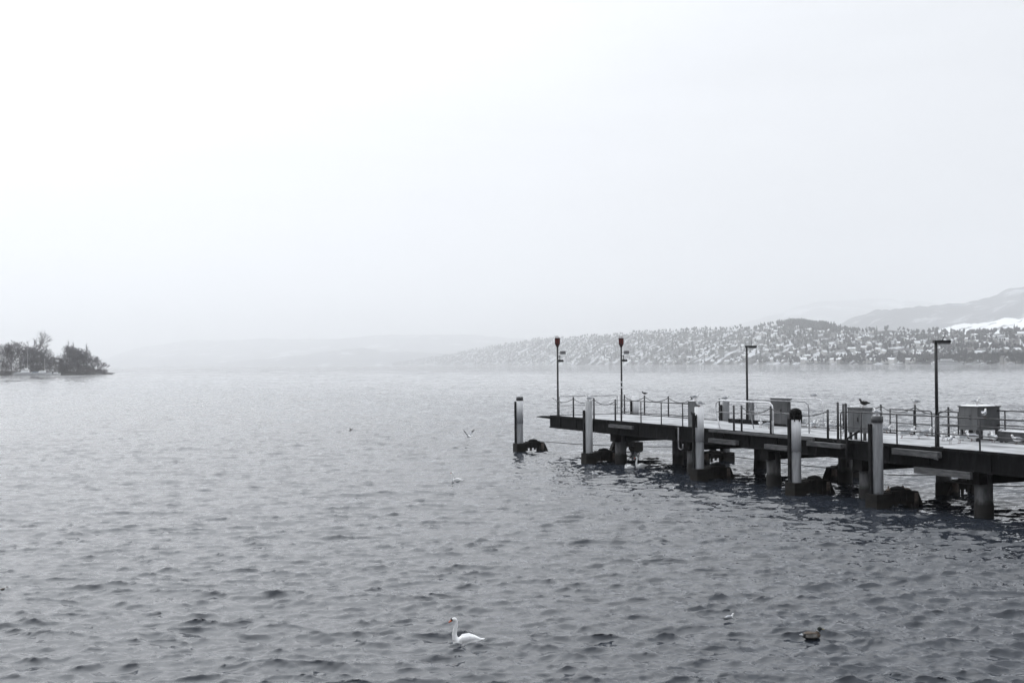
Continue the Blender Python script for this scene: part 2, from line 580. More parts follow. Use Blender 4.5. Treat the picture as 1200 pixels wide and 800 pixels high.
nrm = vadd(geo.outputs['Normal'], ripple(8.5, (.5, 1, 1), .15, .10, 25, 140))
nrm = vadd(nrm, ripple(3.2, (.42, 1, 1), .09, .12, 25, 160))
nrm = vadd(nrm, ripple(1.1, (.35, 1, 1), .0, .55, 220, 760))
nrm = vadd(nrm, ripple(.16, (.35, 1, 1), .0, 1.3, 250, 1200))
nn = nt.nodes.new('ShaderNodeVectorMath')
nn.operation = 'NORMALIZE'
nt.links.new(nrm, nn.inputs[0])
nt.links.new(nn.outputs[0], b.inputs['Normal'])
wm.materials.append(m)
tag(link('water', wm), kind='structure')


# ------------------------------------------------------------------ far shores, hills and mountains
def interp(tab, x):
    t = np.array(tab, float)
    return np.interp(x, t[:, 0], t[:, 1])


def nz2(seed):
    """smooth value noise over metres"""
    g = nprng(seed)
    G = g.random((64, 64))

    def f(x, y, s):
        fx, fy = np.asarray(x) / s % 64, np.asarray(y) / s % 64
        i, j = np.floor(fx).astype(int), np.floor(fy).astype(int)
        a, b_ = fx - i, fy - j
        a, b_ = a * a * (3 - 2 * a), b_ * b_ * (3 - 2 * b_)
        i, j, i2, j2 = i % 64, j % 64, (i + 1) % 64, (j + 1) % 64
        return G[i, j] * (1 - a) * (1 - b_) + G[i2, j] * a * (1 - b_) + G[i, j2] * (1 - a) * b_ + G[i2, j2] * a * b_ - .5
    return f


N1 = nz2(11)


class Hill:
    """a slope from a shoreline up to a ridge; both are given as bearing (photo column) tables"""

    def __init__(self, ridge, dist, back, x0, x1, n, prof=1.0, rough=0.0, rs=120.0, base=0.0):
        self.ridge, self.dist, self.back, self.prof, self.rough, self.rs, self.base = ridge, dist, back, prof, rough, rs, base
        self.x = np.linspace(x0, x1, n)

    def pt(self, px, t):
        px, t = np.asarray(px, float), np.asarray(t, float)
        D = interp(self.dist, px)
        top_y = interp(self.ridge, px)
        Dr = D + self.back
        d = np.array([sight(a, c) for a, c in zip(px.ravel(), np.broadcast_to(top_y, px.shape).ravel())])
        zr = (CAMH + d[:, 2] / d[:, 1] * Dr.ravel()).reshape(px.shape)
        kx = (d[:, 0] / d[:, 1]).reshape(px.shape)
        Y = D + self.back * t
        X = kx * Y
        tt_ = np.clip(t, 0, 1)
        z = self.base + (zr - self.base) * tt_ ** self.prof - np.clip(t - 1, 0, 9) * zr * .6
        z = z + self.rough * (N1(X, Y, self.rs) + .5 * N1(X, Y, self.rs * .41) + .28 * N1(X, Y, self.rs * .13)) * np.clip(t * 4, 0, 1)
        return np.stack([X, Y, z], -1)

    def build(self, name, mat, nt_=26):
        t = np.linspace(0, 1.35, nt_)
        PX, T = np.meshgrid(self.x, t, indexing='ij')
        P = self.pt(PX, T)
        P[:, 0, 2] = -.6
        n, k = PX.shape
        ii = np.arange(n * k).reshape(n, k)
        q = np.stack([ii[:-1, :-1], ii[1:, :-1], ii[1:, 1:], ii[:-1, 1:]], -1).reshape(-1, 4)
        me = bpy.data.meshes.new(name)
        me.from_pydata(P.reshape(-1, 3).tolist(), [], q.tolist())
        me.materials.append(mat)
        me.polygons.foreach_set('use_smooth', [True] * len(q))
        me.update()
        return tag(link(name, me), kind='structure')


town_ridge = [(455, 427), (480, 423), (520, 417), (560, 409), (600, 402), (640, 397), (680, 395), (720, 393.5), (760, 390), (800, 387.5),
              (840, 386.5), (880, 386), (905, 383), (925, 379), (945, 380), (970, 383), (990, 386.5), (1010, 389), (1050, 389), (1100, 391),
              (1150, 392), (1200, 391), (1300, 388), (1500, 384), (1800, 400), (2050, 430)]
town_dist = [(440, 11500), (500, 9600), (600, 7000), (700, 5100), (800, 3900), (900, 3100), (1000, 2500), (1100, 2150), (1200, 1900), (1500, 1400), (2050, 1100)]
town = Hill(town_ridge, town_dist, 950.0, 455, 2050, 440, .92, 14.0, 150.0)
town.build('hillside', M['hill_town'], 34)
far_ridge = [(100, 428), (140, 414), (170, 406), (210, 401), (250, 399), (330, 397), (400, 396), (450, 393), (490, 391.5), (520, 392.5), (560, 394),
             (600, 394), (660, 396), (760, 400), (900, 404)]
far = Hill(far_ridge, [(100, 17500), (400, 15500), (900, 14500)], 3000.0, 100, 900, 200, .9, 60.0, 700.0)
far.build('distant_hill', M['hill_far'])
low_ridge = [(180, 430), (260, 424), (320, 419), (370, 413.5), (400, 410), (425, 407.5), (450, 411), (500, 414), (560, 416), (640, 420)]
low = Hill(low_ridge, [(180, 14500), (400, 12800), (640, 11500)], 900.0, 180, 640, 140, .9, 30.0, 300.0)
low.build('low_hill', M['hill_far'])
m1_ridge = [(820, 392), (860, 381), (885, 374), (910, 366), (935, 358), (960, 352.5), (1000, 350.5), (1040, 350.5), (1080, 352), (1140, 360), (1220, 372)]
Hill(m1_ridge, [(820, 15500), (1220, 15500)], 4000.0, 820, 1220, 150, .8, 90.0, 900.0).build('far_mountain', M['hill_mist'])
m2_ridge = [(955, 392), (975, 378), (1000, 368.5), (1040, 358.5), (1066, 353.5), (1100, 351.5), (1130, 347.5), (1150, 345), (1166, 340), (1185, 333.5),
            (1200, 331), (1260, 322), (1400, 318), (1600, 335), (1900, 385), (2050, 430)]
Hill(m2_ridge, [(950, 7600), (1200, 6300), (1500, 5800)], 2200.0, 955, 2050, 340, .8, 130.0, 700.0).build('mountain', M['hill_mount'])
m3_ridge = [(1080, 392), (1100, 386.5), (1125, 382), (1145, 379.5), (1160, 375), (1175, 371), (1195, 373), (1230, 366), (1320, 362), (1500, 372), (1700, 395), (1800, 428)]
Hill(m3_ridge, [(1080, 4600), (1200, 4100), (1500, 3800)], 900.0, 1080, 1800, 220, .85, 34.0, 220.0).build('snowy_foothill', M['field'])


# ---- trees
def twig_cloud(mb, rng, c, r, n, size, mat):
    """many thin slivers through a crown's volume"""
    for _ in range(n):
        d = Vector((rng.gauss(0, 1), rng.gauss(0, 1), rng.gauss(0, 1))).normalized()
        q = rng.random() ** .45
        p = Vector((c[0] + d.x * r[0] * q, c[1] + d.y * r[1] * q, c[2] + d.z * r[2] * q))
        t = (d * .8 + Vector((rng.gauss(0, .6), rng.gauss(0, .6), rng.gauss(.25, .6)))).normalized()
        s = size * rng.uniform(.6, 1.5)
        w = t.orthogonal().normalized()
        w.rotate(Matrix.Rotation(rng.uniform(0, 6.28), 3, t))
        mb.tri(p - w * s * .13, p + w * s * .13, p + t * s, mat)


def bare_tree_meshes(seed, h, spread, lean=.0, upright=.0, twig=1.0, dense=0, trunk=.40, fine=.055, thin=1.0):
    """a leafless tree: trunk with limbs, and a crown of branches and twigs"""
    rng = random.Random(seed)
    tr, cr = MB(), MB()

    def grow(p, d, L, r, lev):
        mid = p + d * (L * .5) + Vector((rng.gauss(0, .05), rng.gauss(0, .05), 0)) * L
        e = mid + (d + Vector((rng.gauss(0, .12), rng.gauss(0, .12), .1))).normalized() * (L * .5)
        (tr if lev < 2 else cr).loft([p, mid, e], [r, r * .8, r * .6], 5 if lev < 2 else 3, 0, True, False)
        if lev >= 4:
            for _ in range(int(5 * twig)):
                t = (d + Vector((rng.gauss(0, .5), rng.gauss(0, .5), rng.gauss(.1, .4)))).normalized()
                s = L * rng.uniform(.6, 1.3)
                b0 = p.lerp(e, rng.random())
                w = t.orthogonal().normalized() * (.045 + .012 * rng.random())
                cr.tri(b0 - w, b0 + w, b0 + t * s)
            return
        for _ in range(rng.choice((3, 3, 4)) if lev else 5):
            a = rng.uniform(0, 6.283)
            o = spread * rng.uniform(.6, 1.15)
            nd = (d + Vector((math.cos(a) * o, math.sin(a) * o, rng.uniform(-.05, .25) + upright))).normalized()
            q = p.lerp(e, rng.uniform(.45, 1.0)) if lev else mid.lerp(e, rng.uniform(.0, 1.0))
            grow(q, nd, L * rng.uniform(.55, .8), r * .52, lev + 1)
    grow(Vector((0, 0, -.3)), Vector((lean, 0, 1)).normalized(), h * trunk, h * .018 * thin, 0)
    if dense:
        for k in range(dense):
            a = rng.uniform(0, 6.28)
            q = rng.random() ** .5 * .36 * h
            zz = rng.uniform(.10, .86)
            q *= 1.0 if zz < .6 else 1.0 - (zz - .6) * 1.9
            c = (math.cos(a) * q, math.sin(a) * q, h * zz)
            twig_cloud(cr, rng, c, (h * .13, h * .13, h * .13), 110, h * fine, 0)
    return tr, cr


def make_tree(name, label, cat, group, seed, h, spread, loc, rz=0.0, mats=('bark', 'twig'), **kw):
    t = thing(name, label, cat, loc, rz, group)
    tr, cr = bare_tree_meshes(seed, h, spread, **kw)
    part(t, 'trunk', tr, M[mats[0]])
    part(t, 'crown', cr, M[mats[1]])
    return t


# ---- left headland, about 870 m out
HD = 870.0
hl = MB()
top_pts = []
prof = [(-400, 3.2), (-60, 3.0), (0, 2.4), (30, 2.0), (60, 1.8), (90, 1.4), (110, .9), (124, .5), (132, .15)]
xs = np.linspace(-400, 132, 90)
front, crest, backp = [], [], []
for x in xs:
    zc = float(interp(prof, x))
    k = sight(x, 436)[0] / sight(x, 436)[1]
    w = 6 * min(1, (132.5 - x) / 30 + .04)
    dy = 4 * math.sin(x * .21) + 2 * math.sin(x * .53)
    front.append((k * (HD + dy), HD + dy, -.5))
    crest.append((k * (HD + dy + w), HD + dy + w, zc))
    backp.append((k * (HD + 150 * min(1, (132.5 - x) / 40)), HD + 8 + 150 * min(1, (132.5 - x) / 40), zc + .6))
n = len(xs)
hl.add(front + crest + backp, [(i, i + 1, n + i + 1, n + i) for i in range(n - 1)] + [(n + i, n + i + 1, 2 * n + i + 1, 2 * n + i) for i in range(n - 1)], 0, True)
tag(link('headland', hl.mesh('headland', M['shore'])), kind='structure')


def head_loc(px, back=8.0, z=None):
    k = sight(px, 436)[0] / sight(px, 436)[1]
    return (k * (HD + back), HD + back, float(interp(prof, px)) + .1 if z is None else z)


HG = 'bare winter trees on the left headland'
M_PER_PX = HD / FPX


def th(top):                        # tree height in metres from the photo row of its top
    return (437.0 - top) * M_PER_PX


for (px, top, sp, seed, lab, name, mats, kw, back) in [
    (-14, 398, .62, 31, 'grey bare tree cut by the left edge of the photo on the headland', 'bare_tree', ('bark', 'twig'), dict(dense=18, fine=.045), 12),
    (3, 399, .62, 32, 'bare tree nearest the left edge on the wooded headland', 'bare_tree', ('bark', 'twig'), dict(dense=22, fine=.045), 16),
    (14, 396.5, .58, 33, 'grey bare tree second from the left edge, level topped, on the headland', 'bare_tree', ('bark', 'twig'), dict(dense=24, fine=.045), 20),
    (24, 397.5, .56, 34, 'grey bare tree standing just left of the tallest tree on headland', 'bare_tree', ('bark', 'twig'), dict(dense=20, fine=.045), 14),
    (37, 387.5, .80, 35, 'tallest bare tree on the headland with wide open forked crown', 'bare_tree', ('bark', 'twig'), dict(twig=.9, trunk=.36), 30),
    (36, 404, .72, 36, 'dark dense rounded tree in front of the tallest bare tree', 'dense_tree', ('bark', 'twig_dark'), dict(dense=46), 8),
    (51, 404.5, .70, 37, 'dark dense rounded tree right of the tallest bare tree', 'dense_tree', ('bark', 'twig_dark'), dict(dense=42), 9),
    (71, 418, .80, 46, 'low pale bare tree filling the gap just left of the outer clump', 'bare_tree', ('bark', 'twig'), dict(dense=20, fine=.07), 14),
    (64, 415, .75, 38, 'low thin brownish tree in the gap between the two dark clumps', 'bare_tree', ('bark', 'twig'), dict(dense=22), 10),
    (83, 402.5, .78, 39, 'dark dense tree, the largest of the clump beside the headland tip', 'dense_tree', ('bark', 'twig_dark'), dict(dense=50), 12),
    (97, 406, .74, 40, 'dark dense tree right of the largest in the clump near the tip', 'dense_tree', ('bark', 'twig_dark'), dict(dense=44), 9),
    (110, 413.5, .80, 41, 'drooping dark tree at the outer end of the clump near the tip', 'dense_tree', ('bark', 'twig_dark'), dict(dense=20), 7),
    (122.5, 419.5, .85, 42, 'small lone bare tree on the very tip of the headland', 'bare_tree', ('bark', 'twig'), dict(twig=.9), 4),
    (80, 393.5, .16, 43, 'thin upright poplar behind the dark clump, leftmost of three', 'poplar_tree', ('twig_pale', 'twig_pale'), dict(upright=1.2, twig=.45, trunk=.30, thin=.5), 60),
    (85, 392.5, .16, 44, 'thin upright poplar behind the dark clump, middle of three', 'poplar_tree', ('twig_pale', 'twig_pale'), dict(upright=1.2, twig=.45, trunk=.30, thin=.5), 64),
    (102, 393.5, .16, 45, 'thin upright poplar behind the dark clump, rightmost of three', 'poplar_tree', ('twig_pale', 'twig_pale'), dict(upright=1.2, twig=.45, trunk=.30, thin=.5), 60),
]:
    k = 1.0 + back / HD
    make_tree(name, lab, 'tree', HG, seed, th(top) * k * (1.04 if px == 37 or name == 'poplar_tree' else .93), sp, head_loc(px, back), seed * 1.7, mats, **kw)
rng = random.Random(5)
for i, (px, top, lab) in enumerate([(6, 427, 'low brown shrub at the waterside by the left edge'), (20, 428, 'low brown shrub behind the moored boats'),
                                    (45, 428, 'low shrub under the dark rounded trees'), (69, 424, 'pale shrub filling the gap between the clumps'),
                                    (78, 429, 'pale shrub under the left of the dark clump'), (92, 428, 'pale shrub under the middle of the dark clump'),
                                    (104, 430, 'pale shrub under the right of the dark clump'), (117, 432, 'low dark mound of scrub near the headland tip')]):
    h = (437 - top) * M_PER_PX
    t = thing('shrub', lab + ' on the headland', 'shrub', head_loc(px, 5), 0, 'shrubs on the left headland')
    st, fo = MB(), MB()
    for k in range(5):
        st.cyl((0, 0, -.2), (rng.uniform(-1.5, 1.5), rng.uniform(-1, 1), h * .6), .07, .03, 4)
    for k in range(9):
        twig_cloud(fo, rng, (rng.uniform(-4, 4), rng.uniform(-2, 2), h * rng.uniform(.2, .6)), (2.2, 2, h * .4), 90, .9, 0)
    part(t, 'stem', st, M['bark'])
    part(t, 'foliage', fo, M['twig'])


# ---- trees and houses on the far slope
def conifer_mesh(seed, h):
    rng = random.Random(seed)
    tr, cr = MB(), MB()
    tr.cyl((0, 0, -1), (0, 0, h * .3), h * .02, h * .012, 5)
    for k in range(9):
        z = h * (.12 + .86 * k / 9)
        r = h * .19 * (1 - k / 9.3) * rng.uniform(.8, 1.15)
        n = 9
        for i in range(n):
            a = 2 * math.pi * (i + rng.random() * .6) / n
            rr = r * rng.uniform(.7, 1.2)
            p = Vector((math.cos(a) * rr, math.sin(a) * rr, z - h * .035))
            s = Vector((-math.sin(a), math.cos(a), 0)) * rr * .42
            cr.tri(p + s, p - s, (0, 0, z + h * .13))
            cr.tri(p - s, p + s, (p.x * .2, p.y * .2, z - h * .06))
    return tr, cr


def round_mesh(seed, h):
    rng = random.Random(seed)
    tr, cr = MB(), MB()
    tr.cyl((0, 0, -1), (0, 0, h * .5), h * .022, h * .012, 5)
    for k in range(5):
        a = rng.uniform(0, 6.28)
        tr.cyl((0, 0, h * rng.uniform(.25, .45)), (math.cos(a) * h * .2, math.sin(a) * h * .2, h * rng.uniform(.55, .8)), h * .01, h * .004, 4)
    for k in range(9):
        a, q = rng.uniform(0, 6.28), rng.random() ** .5 * h * .24
        twig_cloud(cr, rng, (math.cos(a) * q, math.sin(a) * q, h * rng.uniform(.4, .82)), (h * .14, h * .14, h * .13), 34, h * .11, 0)
    return tr, cr


def house_mesh(seed):
    """a house with pale walls, a snowed-over gabled roof, and chimney"""
    rng = random.Random(seed)
    L, W, H, R = rng.uniform(11, 19), rng.uniform(9, 12), rng.uniform(5.5, 10), rng.uniform(2.5, 4.5)
    wl, rf = MB(), MB()
    wl.span(-L / 2, L / 2, -W / 2, W / 2, -3, H)
    for s in (-1, 1):
        wl.add([(s * L / 2, -W / 2, H), (s * L / 2, W / 2, H), (s * L / 2, 0, H + R)], [(0, 1, 2)])
    e = .7
    vs = [(-L / 2 - e, -W / 2 - e, H - e * R / W * 2), (L / 2 + e, -W / 2 - e, H - e * R / W * 2), (L / 2 + e, 0, H + R + .05), (-L / 2 - e, 0, H + R + .05),
          (-L / 2 - e, W / 2 + e, H - e * R / W * 2), (L / 2 + e, W / 2 + e, H - e * R / W * 2)]
    vs += [(a, b_, c + .45) for a, b_, c in vs]
    rf.add(vs, [(0, 3, 2, 1), (3, 4, 5, 2), (6, 7, 8, 9), (9, 8, 11, 10), (0, 1, 7, 6), (4, 10, 11, 5), (0, 6, 9, 3), (3, 9, 10, 4), (1, 2, 8, 7), (2, 5, 11, 8)])
    ch = MB()
    ch.box((L * .22, W * .12, H + R + .5), (.9, .9, 2.2))
    return wl, rf, ch


def hero_meshes(pairs, mats):
    return [(n_, mb.mesh(n_, M[m_])) for (n_, mb), m_ in zip(pairs, mats)]


CON = []
for s_ in range(3):
    tr, cr = conifer_mesh(60 + s_, 17.0)
    CON.append(hero_meshes([('trunk', tr), ('crown', cr)], ('bark', 'conifer')))
RND = []
for s_ in range(4):
    tr, cr = round_mesh(80 + s_, 14.0)
    RND.append(hero_meshes([('trunk', tr), ('crown', cr)], ('bark', 'wood_far')))
HOU = []
for s_ in range(6):
    wl, rf, ch = house_mesh(100 + s_)
    HOU.append(hero_meshes([('wall', wl), ('roof', rf), ('chimney', ch)],
                           ('wall_pale' if s_ % 3 else 'wall_grey', 'roof_snow' if s_ % 4 != 3 else 'roof_dark', 'wall_grey')))


def place(name, protos, i, loc, rz, sc, label, cat, group, full):
    r = thing(name, label, cat, loc, rz, group)
    r.scale = (sc, sc, sc)
    for nm, me in protos[i % len(protos)]:
        if full or nm not in ('chimney', 'trunk'):
            link(nm, me, r)
    return r


rng = random.Random(77)


def slope_samples(n, x0, x1, pw=1.0, tmax=1.0):
    """points spread evenly over the slope's ground"""
    out = []
    xs_ = np.linspace(x0, x1, 600)
    dens = interp(town_dist, xs_)
    cdf = np.cumsum(dens)
    cdf /= cdf[-1]
    px = np.interp([rng.random() for _ in range(n)], cdf, xs_)
    t = np.array([rng.random() ** pw * tmax + .012 for _ in range(n)])
    P = town.pt(px, t)
    for a, b_, p in zip(px, t, P):
        out.append((p[1], a, b_, tuple(p)))
    out.sort()
    return out


def zone(px):
    return ('left of the signal poles' if px < 650 else 'left of both lamps' if px < 876 else
            'between the lamps' if px < 1097 else 'right of the lamps')


houses = slope_samples(560, 470, 1210, .9, .93)
shore_h = slope_samples(55, 560, 1210, 1.0, .02)
allh = sorted(houses + shore_h)
far_houses = MB()
for i, (D, px, t, p) in enumerate(allh):
    rz = rng.uniform(-.7, .7) + (math.pi / 2 if rng.random() < .3 else 0)
    sc = rng.uniform(.6, 1.0)
    low_ = t < .05
    if i < 300:
        ty = 'house at the foot of' if low_ else 'house high on' if t > .55 else 'house low on'
        place('hillside_house', HOU, rng.randrange(6), p, rz, sc, 'snow-roofed %s the far slope, %s' % (ty, zone(px)), 'house',
              'houses %s the far slope, %s' % ('at the foot of' if low_ else 'high on' if t > .55 else 'low on', zone(px)), D < 2700)
    else:
        L, W, H = 14 * sc, 10 * sc, 7 * sc
        far_houses.box((p[0], p[1], p[2] + H / 2 - 1), (L, W, H + 2), 0, rz)
        far_houses.box((p[0], p[1], p[2] + H + 1.4), (L * 1.1, W * 1.1, 2.8 * sc), 1, rz, .35)
tag(link('distant_houses', far_houses.mesh('distant_houses', [M['wall_pale'], M['roof_snow']])),
    'pale specks of houses scattered over the hazy far slope', 'houses', kind='stuff')

con = [c for c in slope_samples(260, 640, 1210, .75, .98) if True]
for i, (D, px, t, p) in enumerate(con):
    place('conifer_tree', CON, i, p, rng.uniform(0, 6), rng.uniform(.75, 1.5), 'dark pointed conifer on the far slope, %s' % zone(px), 'tree',
          'conifers on the far slope, %s' % zone(px), D < 3000)
rnd = slope_samples(4300, 460, 1225, .8, .99)
# a belt of waterside trees along the right half of the shore
for k in range(520):
    px = 1215 - 330 * rng.random() ** 1.5
    p = town.pt(np.array([px]), np.array([rng.uniform(.004, .075)]))[0]
    rnd.append((p[1], px, .02, tuple(p)))
# ridge-line trees that notch the skyline
for k in range(260):
    px = rng.uniform(600, 1210)
    p = town.pt(np.array([px]), np.array([rng.uniform(.96, 1.01)]))[0]
    rnd.append((p[1], px, 1.0, tuple(p)))
rnd.sort()
beyond = slope_samples(900, 1226, 1900, .8, .99)             # past the right edge of the frame
wood = MB()
for i, (D, px, t, p) in enumerate(rnd + beyond):
    sc = rng.uniform(.75, 1.35)
    if i < 300:
        place('leafless_tree', RND, i, p, rng.uniform(0, 6), sc, 'bare dark tree among houses of the far slope, %s' % zone(px), 'tree',
              'bare trees on the far slope, %s' % zone(px), D < 2300)
    else:
        h = 13 * sc
        for q in range(7):
            a, r_ = rng.uniform(0, 6.28), rng.uniform(0, .24) * h
            c = Vector((p[0] + math.cos(a) * r_, p[1] + math.sin(a) * r_, p[2] + h * rng.uniform(.3, .8)))
            s = h * rng.uniform(.12, .2)
            wood.add([c + Vector((s, 0, 0)), c + Vector((-s * .5, s * .8, 0)), c + Vector((-s * .5, -s * .8, 0)), c + Vector((0, 0, s * 1.4)), c - Vector((0, 0, s))],
                     [(0, 1, 3), (1, 2, 3), (2, 0, 3), (1, 0, 4), (2, 1, 4), (0, 2, 4)])
# the dark wood on the hump above the houses
for k in range(900):
    px = rng.gauss(945, 15)
    px = min(max(px, 912), 985)
    p = town.pt(np.array([px]), np.array([rng.uniform(.80, 1.03)]))[0]
    h = 17 * rng.uniform(.7, 1.25)
    wood.loft([(p[0], p[1], p[2] - 1), (p[0], p[1], p[2] + h * .35), (p[0] + rng.uniform(-1, 1), p[1], p[2] + h)], [h * .12, h * .2, h * .03], 6, 0, False, False)
tag(link('hillside_wood', wood.mesh('hillside_wood', M['wood_far'])), 'grey mass of winter trees covering the far slope', 'wood', kind='stuff')


# ---- boats far off
def ferry(loc, rz, L, label):
    t = thing('passenger_ferry', label, 'boat', loc, rz)
    h, s, w = MB(), MB(), MB()
    secs = [(-L / 2, 3.6), (-L * .3, 4.2), (L * .25, 4.2), (L * .42, 2.4), (L / 2, .2)]
    vs = []
    for x, b_ in secs:
        vs += [(x, -b_, 2.4), (x, b_, 2.4), (x, b_ * .8, -.4), (x, -b_ * .8, -.4)]
    fs = [(i * 4 + a, i * 4 + (a + 1) % 4, i * 4 + 4 + (a + 1) % 4, i * 4 + 4 + a) for i in range(4) for a in range(4)] + [(0, 3, 2, 1), (16, 17, 18, 19)]
    h.add(vs, fs)
    s.span(-L * .42, L * .30, -3.6, 3.6, 2.4, 4.9)
    s.span(-L * .34, L * .20, -3.2, 3.2, 4.9, 7.4)
    s.span(-L * .20, L * .12, -2.6, 2.6, 7.4, 9.2)
    w.span(-L * .40, L * .28, -3.66, -3.6, 3.4, 4.3)
    w.span(-L * .32, L * .14, -3.26, -3.2, 5.7, 6.6)
    f_, wh = MB(), MB()
    f_.loft([(-L * .08, 0, 7.2), (-L * .09, 0, 9.8)], [1.0, .9], 10)
    wh.span(L * .08, L * .15, -1.6, 1.6, 7.2, 9.4)
    part(t, 'hull', h, M['boat'])
    part(t, 'cabin', s, M['boat'])
    part(t, 'window_band', w, M['glass_dark'])
    part(t, 'funnel', f_, M['wall_grey'])
    part(t, 'wheelhouse', wh, M['boat'])


p = at_depth(1110, 424, 2030)
ferry((p[0], 2030, .0), rad(4), 56.0, 'long white passenger ferry moored at the far shore right of the near lamp post')


def sail_boat(loc, rz, L, mast, label, group, cover=None):
    t = thing('moored_boat', label, 'boat', loc, rz, group)
    h, c = MB(), MB()
    vs = []
    for x, b_, z in ((-L / 2, L * .13, L * .13), (-L * .1, L * .17, L * .13), (L * .25, L * .12, L * .15), (L / 2, L * .01, L * .19)):
        vs += [(x, -b_, z), (x, b_, z), (x, b_ * .6, -.3), (x, -b_ * .6, -.3)]
    h.add(vs, [(i * 4 + a, i * 4 + (a + 1) % 4, i * 4 + 4 + (a + 1) % 4, i * 4 + 4 + a) for i in range(3) for a in range(4)] + [(0, 3, 2, 1), (12, 13, 14, 15)])
    c.box((-L * .05, 0, L * .13 + L * .06), (L * .45, L * .2, L * .12), 0, 0, .8)
    part(t, 'hull', h, M['boat'])
    part(t, 'cabin', c, M[cover or 'boat'])
    if mast:
        mm = MB()
        mm.cyl((L * .08, 0, L * .15), (L * .08, 0, mast), .10, .06, 6)
        part(t, 'mast', mm, M['wall_pale'])


BG = 'boats moored off the left headland'
for px, L, mast, lab, cov in [(23.5, 5.5, 0, 'small white motorboat moored off the headland, leftmost of the boats', None),
                              (30.5, 9, 20, 'white sailing boat with the taller mast moored off the headland', None),
                              (42, 6.5, 0, 'white boat with grey blue cover between the two masts', 'boat_cover'),
                              (50.5, 8, 12, 'white sailing boat with the shorter mast moored off the headland', None),
                              (66, 5, 0, 'small low white boat moored in front of the gap in the trees', None)]:
    k = sight(px, 436)[0] / sight(px, 436)[1]
    D = HD - 22
    sail_boat((k * D, D, 0), .25 if px % 2 else -.3, L * 1.5, mast, lab, BG, cov)
for px, D, L, mast, lab in [(1152, 1930, 12, 16, 'white sailing boat at the far shore right of the passenger ferry'),
                            (1185, 1860, 13, 0, 'white motor yacht at the far shore, rightmost of the boats there'),
                            (1003, 2420, 10, 0, 'tiny white motorboat at the far shore between the lamp posts')]:
    k = sight(px, 426)[0] / sight(px, 426)[1]
    sail_boat((k * D, D, 0), .1, L, mast, lab, 'boats at the far shore')

# ------------------------------------------------------------------ the pier (local x runs along it towards the viewer, local y across)
PO = np.array([2.568, 70.103])
PD = np.array([.41715, -.90884])
PN = np.array([.90884, .41715])
PA = math.atan2(PD[1], PD[0])
DECK = 2.32
WID = 5.2


def PP(u, v, z=0.0):
    q = PO + PD * u + PN * v
    return (float(q[0]), float(q[1]), z)


UE = 66.0                                                    # the landward end, out of the frame
pier = thing('pier', 'long dark pier on round piles with a snow covered deck', 'pier', PP(0, 0, 0), PA)
mb = MB()
# deck in bays with uneven joints
u = -.6
rng = random.Random(9)
while u < UE:
    e = min(u + 3.0, UE)
    mb.span(u + .006, e - .006, .04, WID - .04, DECK - .12, DECK + rng.uniform(-.006, .008))
    u = e
part(pier, 'deck', mb, M['snow_deck'])
for v0, v1, nm in ((-.02, .12, 'edge_girder'), (WID - .12, WID + .02, 'edge_girder')):
    mb = MB()
    u = -.62
    while u < UE:
        e = min(u + rng.uniform(5.5, 7.5), UE)
        mb.span(u, e - .012, v0, v1, 1.60, DECK + .035)
        mb.span(u, e - .012, v0 - .05 if v0 < 0 else v0 + .04, v1 - .06 if v0 < 0 else v1 + .05, 1.60, 1.66)
        mb.span(u, e - .012, v0 - .05 if v0 < 0 else v0 + .04, v1 - .06 if v0 < 0 else v1 + .05, 2.24, 2.30)
        k = u + 1.4
        while k < e - .3:
            mb.span(k, k + .05, v0 - .045 if v0 < 0 else v0 + .1, v1 - .1 if v0 < 0 else v1 + .045, 1.67, 2.235)
            k += 2.05
        u = e
    part(pier, nm, mb, M['girder'])
mb = MB()
mb.span(-.64, -.50, .12, WID - .12, 1.64, DECK + .03)
part(pier, 'end_girder', mb, M['girder'])
for v in (1.4, 2.6, 3.8):
    mb = MB()
    mb.span(-.48, UE, v - .15, v + .15, 1.50, DECK - .13)
    part(pier, 'stringer', mb, M['under'])
bents = [7.0, 14.2, 20.6, 26.6, 32.5, 38.5, 45, 52, 59]
for i, ub in enumerate(bents):
    mb = MB()
    mb.span(ub - .28, ub + .28, .05, WID - .05, 1.18, 1.59)
    part(pier, 'crossbeam', mb, M['under'])
    for v in (.55, 4.6):
        mb = MB()
        mb.loft([(ub, v, -2.5), (ub, v, .42), (ub, v, .50), (ub, v, 1.60 if v < 1 else 1.2)], [.335, .335, .31, .31], 20)
        part(pier, 'pile', mb, M['concrete'])
mb = MB()
mb.loft([(9.6, 2.6, -2.5), (9.6, 2.6, 1.5)], .30, 18)
part(pier, 'pile', mb, M['concrete'])
# fender planks and hanging plates along the near face
for u0_, u1_, z0_, z1_, m_, pr in ((7.0, 9.5, 1.98, 2.16, 'plank', .16), (16.7, 18.9, 1.72, 1.92, 'plank', .22), (21.0, 22.6, 1.70, 1.90, 'plank', .2),
                               (24.0, 26.1, 2.02, 2.20, 'plank', .3), (28.9, 31.2, 2.0, 2.22, 'plank', .24), (29.9, 32.6, 1.36, 1.60, 'plank', .12),
                               (16.6, 24.2, 2.22, 2.33, 'plank', .12)):
    mb = MB()
    mb.span(u0_, u1_, -pr - .06, -.075, z0_, z1_)
    part(pier, 'fender_plank', mb, M[m_])
mb = MB()
mb.loft([(-1.35, -.55, 2.26), (-.62, .1, 2.22)], [(.05, .03), (.2, .12)], 6)
part(pier, 'end_fender', mb, M['girder'])
mb = MB()
mb.loft([(13.9, -.12, 2.30), (13.95, -.16, 1.5), (13.96, -.16, 1.28), (14.15, -.16, 1.20), (14.35, -.16, 1.28), (14.36, -.16, 1.5)], .035, 6)
part(pier, 'drain_pipe', mb, M['rail_grey'])
